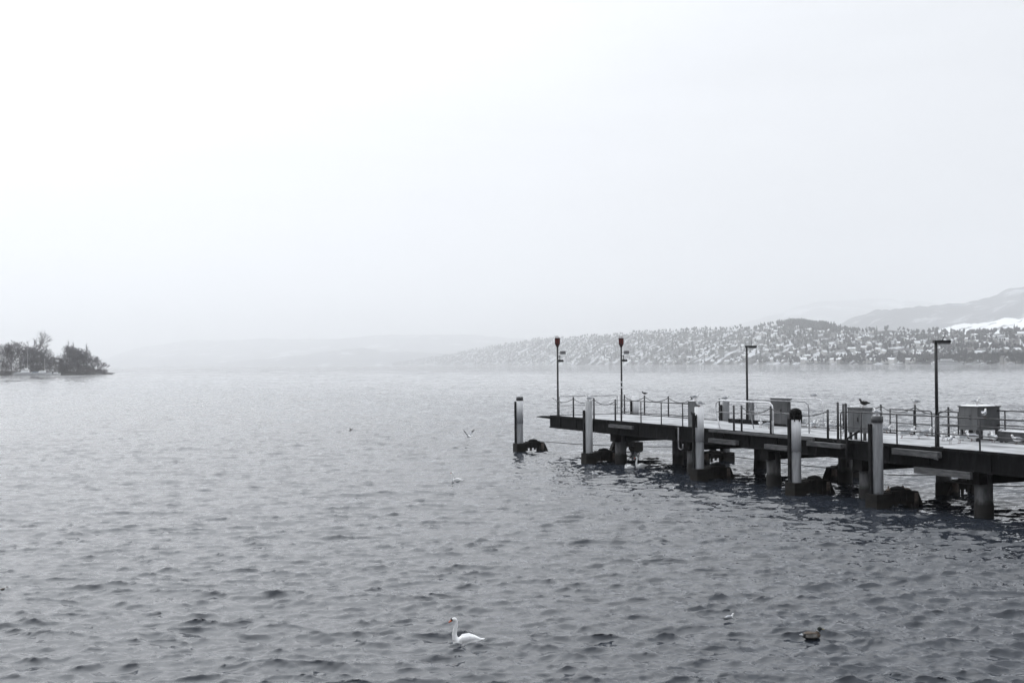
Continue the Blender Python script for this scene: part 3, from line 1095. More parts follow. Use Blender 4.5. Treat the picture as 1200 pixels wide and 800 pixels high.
mb = MB()
mb.loft([(26.6, .2, 2.75), (26.35, -.2, 2.45), (26.3, -.24, 1.9), (26.35, -.2, 1.3)], .045, 6)
part(pier, 'cable', mb, M['strip'])
mb = MB()
for k in range(5):
    mb.bar((30.0 + .1 * k, -.13, 2.0 + .05 * (k % 3)), (30.6 + .12 * k, -.15, 2.1 - .04 * k), .04, .05)
part(pier, 'hook', mb, M['rail_grey'])


# ------------------------------------------------------------------ mooring dolphins
def dolphin(u, v, near, label, group, upper=None, lower='tube_grey', top=3.42, split=1.80, cap=None, Lf=1.55, strip_top=3.15, deep=.22):
    """a steel tube standing in the water with a low timber frame that reaches towards the pier"""
    t = thing('mooring_dolphin', label, 'mooring post', PP(u, v, 0), PA, group)
    s = 1 if near else -1
    mb = MB()
    mb.loft([(0, 0, -2.5), (0, 0, top if not upper else split)], .205, 20)
    part(t, 'tube', mb, M[lower])
    if upper:
        mb = MB()
        mb.loft([(0, 0, split), (0, 0, top)], .215, 20)
        part(t, 'painted_sleeve', mb, M[upper])
    if cap:
        mb = MB()
        if cap == 'round':
            mb.ball((0, 0, top - .02), (.26, .26, .20), 0, 14, 8)
            mb.cyl((0, 0, top - .30), (0, 0, top), .235, .245, 14)
            for a in range(7):
                q = a * .9
                mb.cyl((.235 * math.cos(q), .235 * math.sin(q), top - .1), (.24 * math.cos(q), .24 * math.sin(q), top - .38 - .08 * (a % 3)), .045, .02, 5)
        else:
            mb.loft([(0, 0, top - .22), (0, 0, top + .02)], .222, 20)
        part(t, 'cap', mb, M['under' if cap == 'round' else 'cab_dark'])
    # rubbing strip on the lake-left side of the tube
    mb = MB()
    mb.box((-.10 , -.255 , (.35 + strip_top) / 2), (.13, .10, strip_top - .35))
    part(t, 'rubbing_strip', mb, M['strip'])
    if upper and near and u > 10 and cap is None:                 # mooring hook on the sleeve
        mb = MB()
        mb.box((.06, -.225, 2.75), (.10, .06, .55))
        mb.bar((.06, -.26, 2.92), (.30, -.34, 3.06), .04, .04)
        part(t, 'mooring_hook', mb, M['strip'])
    # frame
    mb = MB()
    mb.span(-.32, .32, -.34 if s > 0 else -.26, .26 if s > 0 else .34, -1.2, .52)
    a, b_ = (.22, Lf) if s > 0 else (-Lf, -.22)
    mb.span(-.26, .26, a, b_, deep, .56)
    mb.span(-.24, .24, (Lf - .30) if s > 0 else -Lf + .01, (Lf - .01) if s > 0 else -Lf + .30, -1.2, .22)
    for k, w in enumerate((.34, .62, .90, 1.18)):                 # battens on the side that faces the quay
        if w < Lf - .2:
            mb.box((.28 + .01 * (k % 2), s * w, .30 + .03 * (k % 3)), (.05, .13, .50 + .06 * (k % 2)))
    mb.box((-.02, s * (Lf * .5 + .1), .585), (.46, Lf * .55, .05), 0, .05)
    part(t, 'landing_frame', mb, M['frame'])
    mb = MB()
    mb.loft([(.16, s * (Lf - .10), -1.2), (.16, s * (Lf - .10), .20), (.16, s * (Lf - .10), .50)], [.155, .15, .14], 12)
    part(t, 'end_post', mb, M['rust'])
    mb = MB()
    mb.bar((0, s * (Lf + .02), .50), (0, s * (Lf + .50), -.5), .30, .16)
    part(t, 'brace', mb, M['frame'])
    mb = MB()
    mb.loft([(-.12, s * .62, .55), (-.05, s * .72, .65), (.05, s * .92, .69), (.1, s * 1.1, .65), (.14, s * 1.25, .54)], [.07, .09, .09, .08, .05], 8)
    part(t, 'fender_roll', mb, M['strip'])
    return t


DN, DF = 'mooring dolphins along the near side of the pier', 'mooring dolphins along the far side of the pier'
dolphin(-3.1, -.9, True, 'white over grey mooring post standing alone off the pier end', DN, 'tube_white', cap='flat')
dolphin(6.0, -.9, True, 'pale all grey mooring post between the two signal poles', DN, None, 'tube_pale', strip_top=2.9, deep=.06)
dolphin(16.9, -.9, True, 'white over grey mooring post in front of the tall grey locker', DN, 'tube_white', deep=.05)
dolphin(24.0, -.9, True, 'white over grey mooring post topped by a dark shaggy cap', DN, 'tube_white', cap='round', deep=.08)
dolphin(28.8, -.9, True, 'nearest mooring post, plain grey steel, two ducks on its frame', DN, None, 'tube_grey', cap='flat', Lf=1.75, deep=.12)
dolphin(-.7, 6.1, False, 'pale mooring post behind the deck right of the farther signal pole', DF, 'tube_white', 'tube_grey')
dolphin(9.1, 6.1, False, 'grey mooring post with a gull behind the white handrails', DF, None, 'tube_grey', top=3.36)
dolphin(19.6, 6.1, False, 'rusty mooring post hidden behind the square cabinet, seen under the deck', DF, 'tube_white', 'tube_grey', split=.9)
dolphin(27.0, 6.1, False, 'mooring post behind the large two-tone cabinet, frame seen under the deck', DF, None, 'tube_grey', top=3.2)


# ------------------------------------------------------------------ railings, posts, chains
def rail_run(name, label, group, u0_, u1_, posts, v=.15, ztop=3.48, zmid=2.86, mat='rail', r=.027, bend0=False, bend1=False, extra=None):
    um = u0_
    t = thing(name, label, 'railing', PP(um, v, DECK), PA, group)
    H, Mz = ztop - DECK, zmid - DECK
    for pu in posts:
        mb = MB()
        mb.cyl((pu - um, 0, -.02), (pu - um, 0, H - .01), .030, .030, 8)
        mb.box((pu - um, 0, .02), (.14, .12, .03))
        part(t, 'post', mb, M[mat])
    mb = MB()
    L = u1_ - u0_
    pts = []
    if bend0:
        pts += [(0, 0, 0), (0, 0, H - .14), (.03, 0, H - .05), (.12, 0, H)]
    else:
        pts += [(0, 0, H)]
    pts += [(L * .33, 0, H + .004), (L * .66, 0, H - .004)]
    if bend1:
        pts += [(L - .12, 0, H), (L - .03, 0, H - .05), (L, 0, H - .14), (L, 0, 0)]
    else:
        pts += [(L, 0, H)]
    mb.loft(pts, r, 8)
    part(t, 'top_rail', mb, M[mat])
    mb = MB()
    mb.loft([(0, 0, Mz), (L / 2, 0, Mz - .006), (L, 0, Mz)], r * .8, 8)
    part(t, 'mid_rail', mb, M[mat])
    if extra:
        mb = MB()
        mb.loft([(extra[0] - um, 0, extra[1] - DECK), (L, 0, extra[1] - DECK)], r * .75, 8)
        part(t, 'mid_rail', mb, M[mat])
    return t


rail_run('railing', 'dark two-bar railing on the near edge left of the tall locker', None, 7.85, 14.35, [9.86, 11.88, 13.87])
rail_run('railing', 'long dark two-bar railing on the near edge running out of the frame', None, 25.54, 50.0, [26.74, 28.71, 30.7, 32.74, 34.8, 36.8, 38.8, 41, 43, 45, 47, 49], bend0=True, extra=(31.0, 3.20))
FG = 'bent tube railings on the far edge of the pier'
rail_run('railing', 'dark bent tube railing on the far edge left of the near lamp post', FG, 23.05, 25.54, [23.06, 24.5], 5.05, 3.38, 2.80, bend1=True)
rail_run('railing', 'dark bent tube railing on the far edge right behind the near lamp post', FG, 25.93, 27.05, [27.0], 5.05, 3.38, 2.80, bend0=True)
rail_run('railing', 'dark railing on the far edge right of the large two-tone cabinet', FG, 28.6, 36.0, [29.4, 31.5, 33.5, 35.5], 5.05, 3.52, 2.95)


def cross_frame(label, v0, v1, u_=-.45, z=3.5):
    """gate-like frame across the deck end"""
    t = thing('end_railing', label, 'railing', PP(u_, v0, DECK), PA, 'light railing frames across the pier end')
    H, W = z - DECK, v1 - v0
    mb = MB()
    mb.loft([(0, 0, 0), (0, 0, H - .06), (0, .05, H), (0, W - .05, H), (0, W, H - .06), (0, W, 0)], .022, 8)
    part(t, 'tube_frame', mb, M['rail_grey'])
    mb = MB()
    mb.cyl((0, .02, H * .52), (0, W - .02, H * .52), .018, None, 8)
    part(t, 'mid_rail', mb, M['rail_grey'])


cross_frame('light tube railing frame across the pier end, left of the pale mooring post', .55, 2.55)
cross_frame('light tube railing frame across the pier end, beside the farther signal pole', 2.70, 4.62)


def portal(label, u0_, u1_, v, z=3.66, r=.036, mat='rail_white'):
    t = thing('gangway_handrail', label, 'handrail', PP(u0_, v, DECK), PA, 'white bent tube handrails at the boarding place')
    H, L = z - DECK, u1_ - u0_
    mb = MB()
    pts = [(.35, 0, 0), (.22, 0, .35), (.05, 0, .75), (0, 0, H - .30), (.06, 0, H - .12), (.22, 0, H - .02), (.42, 0, H)]
    pts += [(L - .42, 0, H), (L - .22, 0, H - .02), (L - .06, 0, H - .12), (L, 0, H - .30), (L, 0, 0)]
    mb.loft(pts, r, 8)
    part(t, 'tube_hoop', mb, M[mat])
    mb = MB()
    mb.loft([(.02, 0, H * .60), (L, 0, H * .60)], r * .6, 8)
    part(t, 'mid_rail', mb, M['rail_grey'])


portal('white tube handrail on the near edge right of the white mooring post', 16.45, 20.85, .35, 3.70)
portal('white tube handrail in mid deck before the dark panel', 17.0, 21.4, 1.9, 3.72, .026, 'rail_grey')
portal('white tube handrail on the far edge left of the square cabinet', 13.4, 18.7, 4.95, 3.72, .026)
mb = MB()
mb.span(-2.6, 2.6, -.05, .05, 0, .10)
mb.span(-2.6, 2.6, -.05, -.02, .10, .22)
tag(link('boarding_ramp', mb.mesh('boarding_ramp', M['girder']), None, PP(14.4, 4.4, DECK + .005), PA), 'low dark boarding ramp edge lying on the deck behind the white handrails', 'ramp')

ORD = ['first', 'second', 'third', 'fourth', 'fifth', 'sixth', 'seventh', 'eighth', 'ninth', 'tenth', 'eleventh', 'twelfth', 'thirteenth']
proto = None


def chain_post(u_, v, top, label, group, r=.045):
    t = thing('chain_post', label, 'post', PP(u_, v, DECK), PA, group)
    mb = MB()
    mb.cyl((0, 0, 0), (0, 0, top - DECK), r, r * .95, 10)
    mb.ball((0, 0, top - DECK), (r * 1.15, r * 1.15, r * .8), 0, 8, 5)
    part(t, 'shaft', mb, M['rail'])
    mb = MB()
    mb.box((0, 0, .015), (.2, .2, .03))
    part(t, 'foot_plate', mb, M['rail'])
    return t


NG, FP = 'chain posts along the near edge of the deck', 'chain posts along the far edge of the deck'
near_posts = [(2.16, 3.5), (4.68, 3.5), (7.13, 3.48), (7.79, 3.76), (18.19, 3.48), (18.79, 3.5), (20.95, 3.53), (24.75, 3.5), (25.37, 3.82), (25.84, 3.78)]
where = ['below the end railing right of the nearer-left signal pole', 'just right of the pale mooring post', 'below the farther signal pole',
         'taller, at the left end of the dark near railing', 'the left of the close pair by the white handrail', 'the right of the close pair by the white handrail',
         'at the right leg of the white handrail', 'right of the shaggy capped mooring post', 'taller, left of the square cabinet', 'against the left edge of the square cabinet']
for k, ((u_, z), w) in enumerate(zip(near_posts, where)):
    chain_post(u_, .15, z, 'dark near edge post, ' + w, NG, .05 if k < 9 else .06)
far_posts = [(-.4, 3.5), (2.02, 3.5), (4.72, 3.52), (7.2, 3.5), (9.9, 3.5), (19.9, 3.5), (22.41, 3.55), (24.5, 3.58), (26.4, 3.55), (27.3, 3.52)]
where = ['beside the right signal pole', 'right of the pale far mooring post with a dark gull', 'left of the tall locker', 'behind the tall locker', 'right of the gull topped mooring post',
         'behind the square cabinet', 'left of the far bent railing', 'topped by a gull left of the near lamp post', 'right of the near lamp post', 'at the left of the two-tone cabinet']
for (u_, z), w in zip(far_posts, where):
    chain_post(u_, 5.12, z, 'dark far edge post, ' + w, FP)


def chain(u0_, z0_, u1_, z1_, v, label, sag=.22):
    t = MB()
    pts = []
    for i in range(11):
        q = i / 10
        pts.append(((u1_ - u0_) * q, 0, z0_ + (z1_ - z0_) * q - sag * 4 * q * (1 - q) - DECK))
    t.loft(pts, .020, 6)
    tag(link('chain', t.mesh('chain', M['rail']), None, PP(u0_, v, DECK), PA), label, 'chain', 'chains slung between the deck posts')


for a, b_, v, lab in [((-.6, 3.42), (2.16, 3.45), .15, 'chain at the pier end, left of the pale mooring post'),
                      ((2.16, 3.45), (4.68, 3.45), .15, 'chain passing behind the pale mooring post'),
                      ((4.68, 3.45), (7.13, 3.42), .15, 'chain right of the pale mooring post before the signal pole'),
                      ((18.79, 3.45), (20.95, 3.48), .15, 'chain hanging low under the white near handrail'),
                      ((20.95, 3.45), (24.75, 3.45), .15, 'long chain behind the shaggy capped mooring post'),
                      ((-.4, 3.42), (2.02, 3.45), 5.12, 'chain on the far edge crossing the pale far mooring post'),
                      ((2.02, 3.45), (4.72, 3.46), 5.12, 'chain on the far edge right of the post with the dark gull'),
                      ((4.72, 3.46), (7.2, 3.45), 5.12, 'chain on the far edge just left of the tall locker'),
                      ((19.9, 3.45), (22.41, 3.5), 5.12, 'chain on the far edge right of the square cabinet'),
                      ((22.41, 3.5), (24.5, 3.52), 5.12, 'chain on the far edge left of the gull topped post'),
                      ((24.5, 3.52), (26.4, 3.5), 5.12, 'chain on the far edge passing the near lamp post'),
                      ((26.4, 3.5), (27.3, 3.47), 5.12, 'short chain on the far edge left of the two-tone cabinet')]:
    chain(a[0], a[1], b_[0], b_[1], v, lab, .26 if (b_[0] - a[0]) > 1.5 else .12)

# ropes strung low between the piles and frames
for i, (u0_, v0, z0_, u1_, v1, z1_, lab) in enumerate([(-3.1, .4, .62, 9.3, 2.6, .95, 'rope strung low from the lone mooring post to the pier piles'),
                                               (9.3, 2.6, .95, 20.6, 4.4, .55, 'rope strung low under the deck between the white mooring posts'),
                                               (20.6, 4.5, .50, 26.6, 4.4, .80, 'rope strung low under the deck left of the nearest mooring post'),
                                               (26.6, 4.4, .55, 32.5, 4.4, .90, 'rope strung low left of the nearest pile'),
                                               (32.5, 4.4, .35, 38.5, 4.4, .85, 'rope strung low right of the nearest pile')]):
    a, b_ = np.array(PP(u0_, v0, z0_)), np.array(PP(u1_, v1, z1_))
    t = MB()
    t.loft([tuple((b_ - a) * q + np.array([0, 0, -.10 * 4 * q * (1 - q)])) for q in np.linspace(0, 1, 9)], .022, 6)
    tag(link('rope', t.mesh('rope', M['rope']), None, tuple(a)), lab, 'rope', 'ropes strung low along the pier')


# ------------------------------------------------------------------ poles and lamps
def signal_pole(u_, v, label, banded):
    t = thing('signal_pole', label, 'signal pole', PP(u_, v, DECK), PA, 'signal poles with dark red lanterns')
    mb = MB()
    mb.cyl((0, 0, 0), (0, 0, 4.22), .060, .052, 10)
    mb.box((0, 0, .02), (.26, .26, .04))
    part(t, 'pole', mb, M['pole'])
    if banded:
        for z, h in ((.02, .42), (1.62, .10), (1.95, .10)):
            mb = MB()
            mb.cyl((0, 0, z), (0, 0, z + h), .068, None, 10)
            part(t, 'white_band', mb, M['tube_white'])
    ln_ = thing_part(t, 'lantern', (0, 0, 4.2))
    mb = MB()
    mb.loft([(0, 0, 0), (0, 0, .16), (0, 0, .18), (0, 0, .50), (0, 0, .52), (0, 0, .56)], [.06, .135, .15, .155, .17, .165], 12)
    lo = part(t, 'lantern', mb, M['lantern'])
    lo.location = (0, 0, 4.20)
    mb = MB()
    for a in range(5):
        mb.cyl((.1 * math.cos(a * 1.256), .1 * math.sin(a * 1.256), .56), (.1 * math.cos(a * 1.256), .1 * math.sin(a * 1.256), .68), .010, .006, 5)
    part(lo, 'bird_spike', mb, M['red'])
    mb = MB()
    for a in range(6):
        q = a * math.pi / 3
        mb.box((.145 * math.cos(q), .145 * math.sin(q), .335), (.02, .10, .26), 0, q)
    part(lo, 'red_pane', mb, M['red'])
    c, s_ = math.cos(-PA), math.sin(-PA)                       # local axes of "to the right across the lake"
    R = lambda x, y, z: (x * c - y * s_, x * s_ + y * c, z)
    mb = MB()
    mb.bar(R(.0, 0, 3.86), R(.22, 0, 3.86), .03, .03)
    mb.box(R(.33, 0, 3.86), (.34, .03, .20), 0, -PA)
    part(t, 'sign_plate', mb, M['plate'])
    mb = MB()
    mb.bar(R(0, 0, 3.62), R(.18, 0, 3.62), .04, .04)
    mb.bar(R(.14, 0, 3.70), R(.14, 0, 3.40), .03, .03)
    mb.box(R(.20, -.05, 3.36), (.34, .22, .14), 0, -PA, .85)
    part(t, 'floodlight', mb, M['pole'])
    return t


def thing_part(*a):
    return None


signal_pole(-.45, .45, 'black signal pole with dark red lantern at the pier end corner, left one', False)
signal_pole(-.45, 4.95, 'black signal pole with dark red lantern and white bands, right one', True)


def lamp_post(u_, v, H, label, spike):
    t = thing('lamp_post', label, 'street lamp', PP(u_, v, DECK), PA, 'flat headed lamp posts on the pier')
    c, s_ = math.cos(-PA), math.sin(-PA)
    R = lambda x, y, z: (x * c - y * s_, x * s_ + y * c, z)
    mb = MB()
    mb.cyl((0, 0, 0), (0, 0, 1.1), .085, .08, 10)
    mb.cyl((0, 0, 1.1), (0, 0, H), .062, .055, 10)
    mb.box((0, 0, .02), (.3, .3, .04))
    part(t, 'pole', mb, M['pole'])
    mb = MB()
    mb.box(R(.22, 0, H + .0), (.60, .22, .10), 0, -PA)
    h_ = part(t, 'lamp_head', mb, M['pole'])
    mb = MB()
    mb.box(R(.30, 0, H - .075), (.40, .17, .05), 0, -PA)
    part(h_, 'diffuser', mb, M['plate'])
    mb = MB()
    mb.cyl(R(.25, 0, H + .05), R(.25 + spike, 0, H + .33), .014, .008, 5)
    part(h_, 'bird_spike', mb, M['rail'])
    return t


lamp_post(12.6, 5.0, 4.02, 'black flat headed lamp post on the far edge behind the white handrails', .0)
lamp_post(30.55, .35, 3.90, 'black flat headed lamp post on the near edge, the taller looking one', .12)


# ------------------------------------------------------------------ lockers and cabinets
def cabinet(name, label, u_, v, z0_, L, W, H, mat, side='cab_dark', legs=.0, lid=.03, lean=0):
    t = thing(name, label, 'cabinet', PP(u_, v, DECK), PA)
    mb = MB()
    mb.span(0, L, 0, W, legs, legs + H)
    for k in range(1, 3):
        mb.span(L * k / 3 - .008, L * k / 3 + .008, -.008, 0.001, legs + .05, legs + H - .05)
    part(t, 'body', mb, M[mat])
    if side != mat:
        mb = MB()
        mb.span(L + .002, L + .018, .01, W - .01, legs + .01, legs + H - .01)
        part(t, 'end_panel', mb, M[side])
    mb = MB()
    mb.span(-.03, L + .05, -.03, W + .05, legs + H + .002, legs + H + .045)
    part(t, 'lid', mb, M[side])
    if lid:
        mb = MB()
        mb.box((L * .5, W * .45, legs + H + .045 + lid / 2), (L * .94, W * .8, lid), 0, 0, .93)
        part(t, 'snow_cap', mb, M['snow'])
    if legs:
        for x, y_ in ((.08, .08), (L - .08, .08), (.08, W - .08), (L - .08, W - .08)):
            mb = MB()
            mb.box((x, y_, legs / 2), (.09, .09, legs))
            part(t, 'leg', mb, M['rail'])
    mb = MB()
    mb.box((L * .62, -.02, legs + H * .55), (.05, .03, .16))
    part(t, 'handle', mb, M['rail'])
    return t


cabinet('locker', 'tall narrow grey locker with snowy top and gull at the near edge', 14.2, .25, 0, .55, .36, 1.24, 'cab', 'cab', 0, .04)
cabinet('equipment_panel', 'dark grey upright panel behind the white handrails', 15.5, 4.3, 0, 1.3, .22, 1.22, 'cab_dark', 'cab_dark', .12, .0)
cabinet('electric_cabinet', 'square grey cabinet on legs behind the near railing with a dark bird', 25.42, .62, 0, .98, .42, .98, 'cab', 'cab', .30, .0)
cabinet('ticket_cabinet', 'large two-tone cabinet on legs with snow on its flat lid', 28.05, 4.0, 0, .95, 1.2, .90, 'cab_mid', 'cab_dark', .44, .03)
cabinet('slim_column', 'slim grey column beside the farther lamp post', 12.95, 4.85, 0, .22, .18, 1.2, 'cab', 'cab', 0, .0)
cabinet('storage_bench', 'long low dark bench on the far edge right of the cabinet', 29.6, 4.45, 0, 3.2, .42, .34, 'cab_dark', 'cab_dark', .05, .03)


# ------------------------------------------------------------------ birds
def fused(mb, voxel, smooth=6):
    """fuse overlapping forms into one continuous skin"""
    me = mb.mesh('fused', [])
    o = bpy.data.objects.new('fused', me)
    COL.objects.link(o)
    r = o.modifiers.new('r', 'REMESH')
    r.mode, r.voxel_size = 'VOXEL', voxel
    s = o.modifiers.new('s', 'SMOOTH')
    s.iterations, s.factor = smooth, .5
    dg = bpy.context.evaluated_depsgraph_get()
    dg.update()
    out = bpy.data.meshes.new_from_object(o.evaluated_get(dg))
    bpy.data.objects.remove(o)
    return out


def colour_by(me, mats, fn):
    me.materials.clear()
    for m_ in mats:
        me.materials.append(M[m_])
    for p_ in me.polygons:
        p_.material_index = fn(p_.center)
        p_.use_smooth = True


def merge_extra(me, mb):
    """append thin pieces (bill, legs) to a fused body mesh"""
    bm = bmesh.new()
    bm.from_mesh(me)
    vs = [bm.verts.new(v_) for v_ in mb.v]
    for f_, mi in zip(mb.f, mb.m):
        try:
            fa = bm.faces.new([vs[i] for i in f_])
            fa.material_index, fa.smooth = mi, True
        except ValueError:
            pass
    bm.to_mesh(me)
    bm.free()


def gull_mesh(pose='stand', dark=False):
    """black-headed gull in winter dress, head towards +x; 'stand', 'float' or 'fly'"""
    mb = MB()
    zb = .15 if pose == 'stand' else .045 if pose == 'float' else 0.0
    tilt = .22 if pose == 'stand' else .06
    mb.ball((0, 0, zb), (.150, .066, .070), 0, 14, 10, tilt)
    mb.loft([(.09, 0, zb + .03), (.13, 0, zb + .085), (.145, 0, zb + .12)], [.045, .034, .036], 10)
    mb.ball((.152, 0, zb + .125), (.044, .036, .037), 0, 12, 8)
    mb.loft([(-.10, 0, zb - .02), (-.24, 0, zb - .02)], [(.05, .03), (.035, .009)], 10)
    if pose != 'fly':
        for s_ in (-1, 1):
            mb.loft([(.07, s_ * .05, zb + .03), (-.05, s_ * .062, zb + .035), (-.16, s_ * .04, zb + .01), (-.29, s_ * .012, zb - .005)],
                    [(.022, .045), (.026, .05), (.02, .03), (.008, .009)], 10)
    me = fused(mb, .011, 3)
    top = 'dark_f_and_shade' if dark else 'gull_grey'

    def fn(c):
        if c.x < -.20 and pose != 'fly' and abs(c.z - zb) < .035 and c.z > zb - .012:
            return 2
        if pose != 'fly' and c.x < .06 and abs(c.y) > .022 and c.z > zb - .012:
            return 1
        if pose != 'fly' and c.x < .05 and c.z > zb + .045:
            return 1
        if c.x < .152 and c.x > .135 and abs(c.y) > .026 and c.z > zb + .105:
            return 2
        return 1 if dark else 0
    colour_by(me, ['white_f', top, 'dark_f_and_shade', 'bill_dark'], fn)
    ex = MB()
    ex.loft([(.185, 0, zb + .122), (.225, 0, zb + .112)], [.010, .003], 6, 3)
    for s_ in (-1, 1):
        ex.ball((.168, s_ * .034, zb + .133), .006, 2, 6, 4)
    if pose == 'stand':
        for s_ in (-1, 1):
            ex.cyl((.0, s_ * .025, zb - .05), (.008, s_ * .028, .004), .006, .005, 6, 3)
            for a in (-.5, 0, .5):
                ex.bar((.008, s_ * .028, .006), (.008 + .045 * math.cos(a), s_ * .028 + .045 * math.sin(a), .003), .010, .005, 3)
    if pose == 'fly':
        for s_ in (-1, 1):                       # both wings raised in a V
            root0, wrist, tip = (.05, s_ * .05, .03), (.06, s_ * .20, .20), (-.07, s_ * .38, .36)
            ex.add([root0, (-.09, s_ * .05, .02), (-.09, s_ * .20, .17), wrist, (.05, s_ * .05, .048), (-.09, s_ * .05, .03), (-.09, s_ * .20, .182), (.06, s_ * .20, .218)],
                   [(0, 1, 2, 3), (7, 6, 5, 4), (0, 3, 7, 4), (1, 5, 6, 2), (0, 4, 5, 1)], 1)
            ex.add([wrist, (-.09, s_ * .20, .17), tip, (.06, s_ * .20, .218), (-.09, s_ * .20, .182), (-.07, s_ * .38, .366)],
                   [(0, 1, 2), (5, 4, 3), (0, 2, 5, 3), (1, 4, 5, 2)], 2)
    merge_extra(me, ex)
    me.name = 'gull'
    return me


G_STAND, G_DARK, G_FLOAT, G_FLY = gull_mesh('stand'), gull_mesh('stand', True), gull_mesh('float'), gull_mesh('fly')


def gull(loc, heading, label, group, me=None, sc=1.0, name='gull'):
    o = link(name, me or G_STAND, None, loc, heading)
    o.scale = (sc, sc, sc)
    tag(o, label, 'gull', group)
    return o


GG = 'gulls standing on the snowy deck'
deck_gulls = [
    (16.4, 3.0, 3.0, 'white gull on the deck under the white handrail, left of two'),
    (17.7, 2.5, .4, 'white gull on the deck at the right leg of the white handrail'),
    (17.3, 4.7, 2.6, 'gull on the deck close right of the shaggy cap, front left of the flock'),
    (16.9, 4.9, .3, 'gull at the back left of the flock right of the shaggy cap'),
    (19.8, 3.24, 2.9, 'gull nearest to us in the flock right of the shaggy cap'),
    (18.8, 4.2, 1.0, 'gull in the middle of the flock right of the shaggy cap'),
    (18.2, 4.85, 3.6, 'gull at the back of the flock right of the shaggy cap'),
    (19.2, 4.75, .2, 'gull behind the post at the right of the flock'),
    (20.26, 4.0, 2.2, 'gull at the right end of the flock by the dark post'),
    (20.0, 4.8, .9, 'gull between the two dark posts left of the square cabinet'),
    (23.45, 2.0, 2.7, 'gull on the deck just left of the square cabinet'),
    (23.1, 4.8, .4, 'gull on the deck by the thick post right of the nearest mooring post'),
    (26.0, 2.96, 2.2, 'gull walking on the deck right of the thick far post'),
    (26.7, 3.2, 2.5, 'gull walking on the deck below the gull topped post'),
    (25.0, 4.4, 3.3, 'gull on the deck behind the walking gulls, left of the lamp post'),
    (25.6, 4.7, .6, 'gull on the far side of the deck just left of the lamp post'),
    (28.0, 3.2, 2.9, 'gull on the deck right beside the near lamp post'),
    (29.5, 2.05, 1.1, 'gull nearest to us in the group right of the lamp post'),
    (29.3, 2.75, 2.4, 'gull in the group right of the lamp post, behind the nearest one'),
    (28.3, 4.4, .3, 'gull on the deck under the left of the two-tone cabinet'),
    (28.9, 3.8, 5.2, 'plump gull on the deck left of the rail post under the two-tone cabinet'),
    (29.7, 4.1, 1.4, 'gull on the deck below the right of the two-tone cabinet'),
    (30.8, 4.1, 2.3, 'gull on the deck near the right edge of the photo'),
    (28.9, 4.8, 2.9, 'gull behind the right legs of the two-tone cabinet'),
    (30.4, 4.8, .5, 'gull on the far edge of the deck near the right edge of the photo'),
]
rng = random.Random(21)
for u_, v, hd, lab in deck_gulls:
    gull(PP(u_, v, DECK + .008), PA + hd * 1.9, lab, GG, None, rng.uniform(1.2, 1.42))
PG = 'birds perched on posts, rails and cabinets'
for u_, v, z, hd, lab, me, sc in [
    (14.59, .42, DECK + 1.34, PA + 1.3, 'gull perched on the snowy top of the tall locker', None, 1.05),
    (9.1, 6.1, 3.36, .4, 'grey backed gull perched on the far mooring post right of the locker', G_STAND, 1.05),
    (6.0, -.9, 3.42, 2.6, 'white gull perched on the pale mooring post', None, 1.0),
    (16.9, -.9, 3.42, 3.3, 'gull perched on the white mooring post beside the tall locker', None, 1.05),
    (18.1, 4.95, 3.755, .3, 'white gull perched on the far white handrail', None, .9),
    (26.15, .82, DECK + 1.33, 3.5, 'dark backed bird perched on the square cabinet', G_DARK, 1.15),
    (24.5, 5.12, 3.61, 3.4, 'white gull perched on the far edge post left of the lamp post', None, 1.0),
    (28.8, -.9, 3.44, 2.0, 'gull perched on the nearest mooring post', None, 1.0),
    (28.8, 4.2, DECK + 1.42, 5.0, 'white gull perched on the corner of the two-tone cabinet', None, 1.0),
    (2.02, 5.12, 3.54, 2.9, 'dark gull perched on the far edge post right of the pale mooring post', G_DARK, .8),
    (32.95, .15, 3.51, .9, 'plump white gull perched on the near railing before the cabinet', None, 1.05),
]:
    gull(PP(u_, v, z), hd, lab, PG, me, sc)


def afloat(px, py):
    p_ = on_water(px, py)
    return (float(p_[0]), float(p_[1]), water_z(p_[0], p_[1]))


WG = 'gulls swimming on the lake'
for px, py, hd, sc, lab in [(855, 727, .3, .55, 'small white gull swimming left of the mallard'), (684, 569, 2.9, .75, 'white gull swimming below the pale mooring post'),
                            (787, 575, .2, .65, 'white gull swimming near the nearest-left pier pile'), (697, 557, 2.6, .9, 'white gull swimming at the foot of the pale mooring post')]:
    gull(afloat(px, py), hd, lab, WG, G_FLOAT, sc)
p = on_water(549, 520)
gull((p[0], p[1], .55), 2.2, 'gull flying low over the lake with dark wing tips raised', None, G_FLY, 1.35, 'flying_gull')


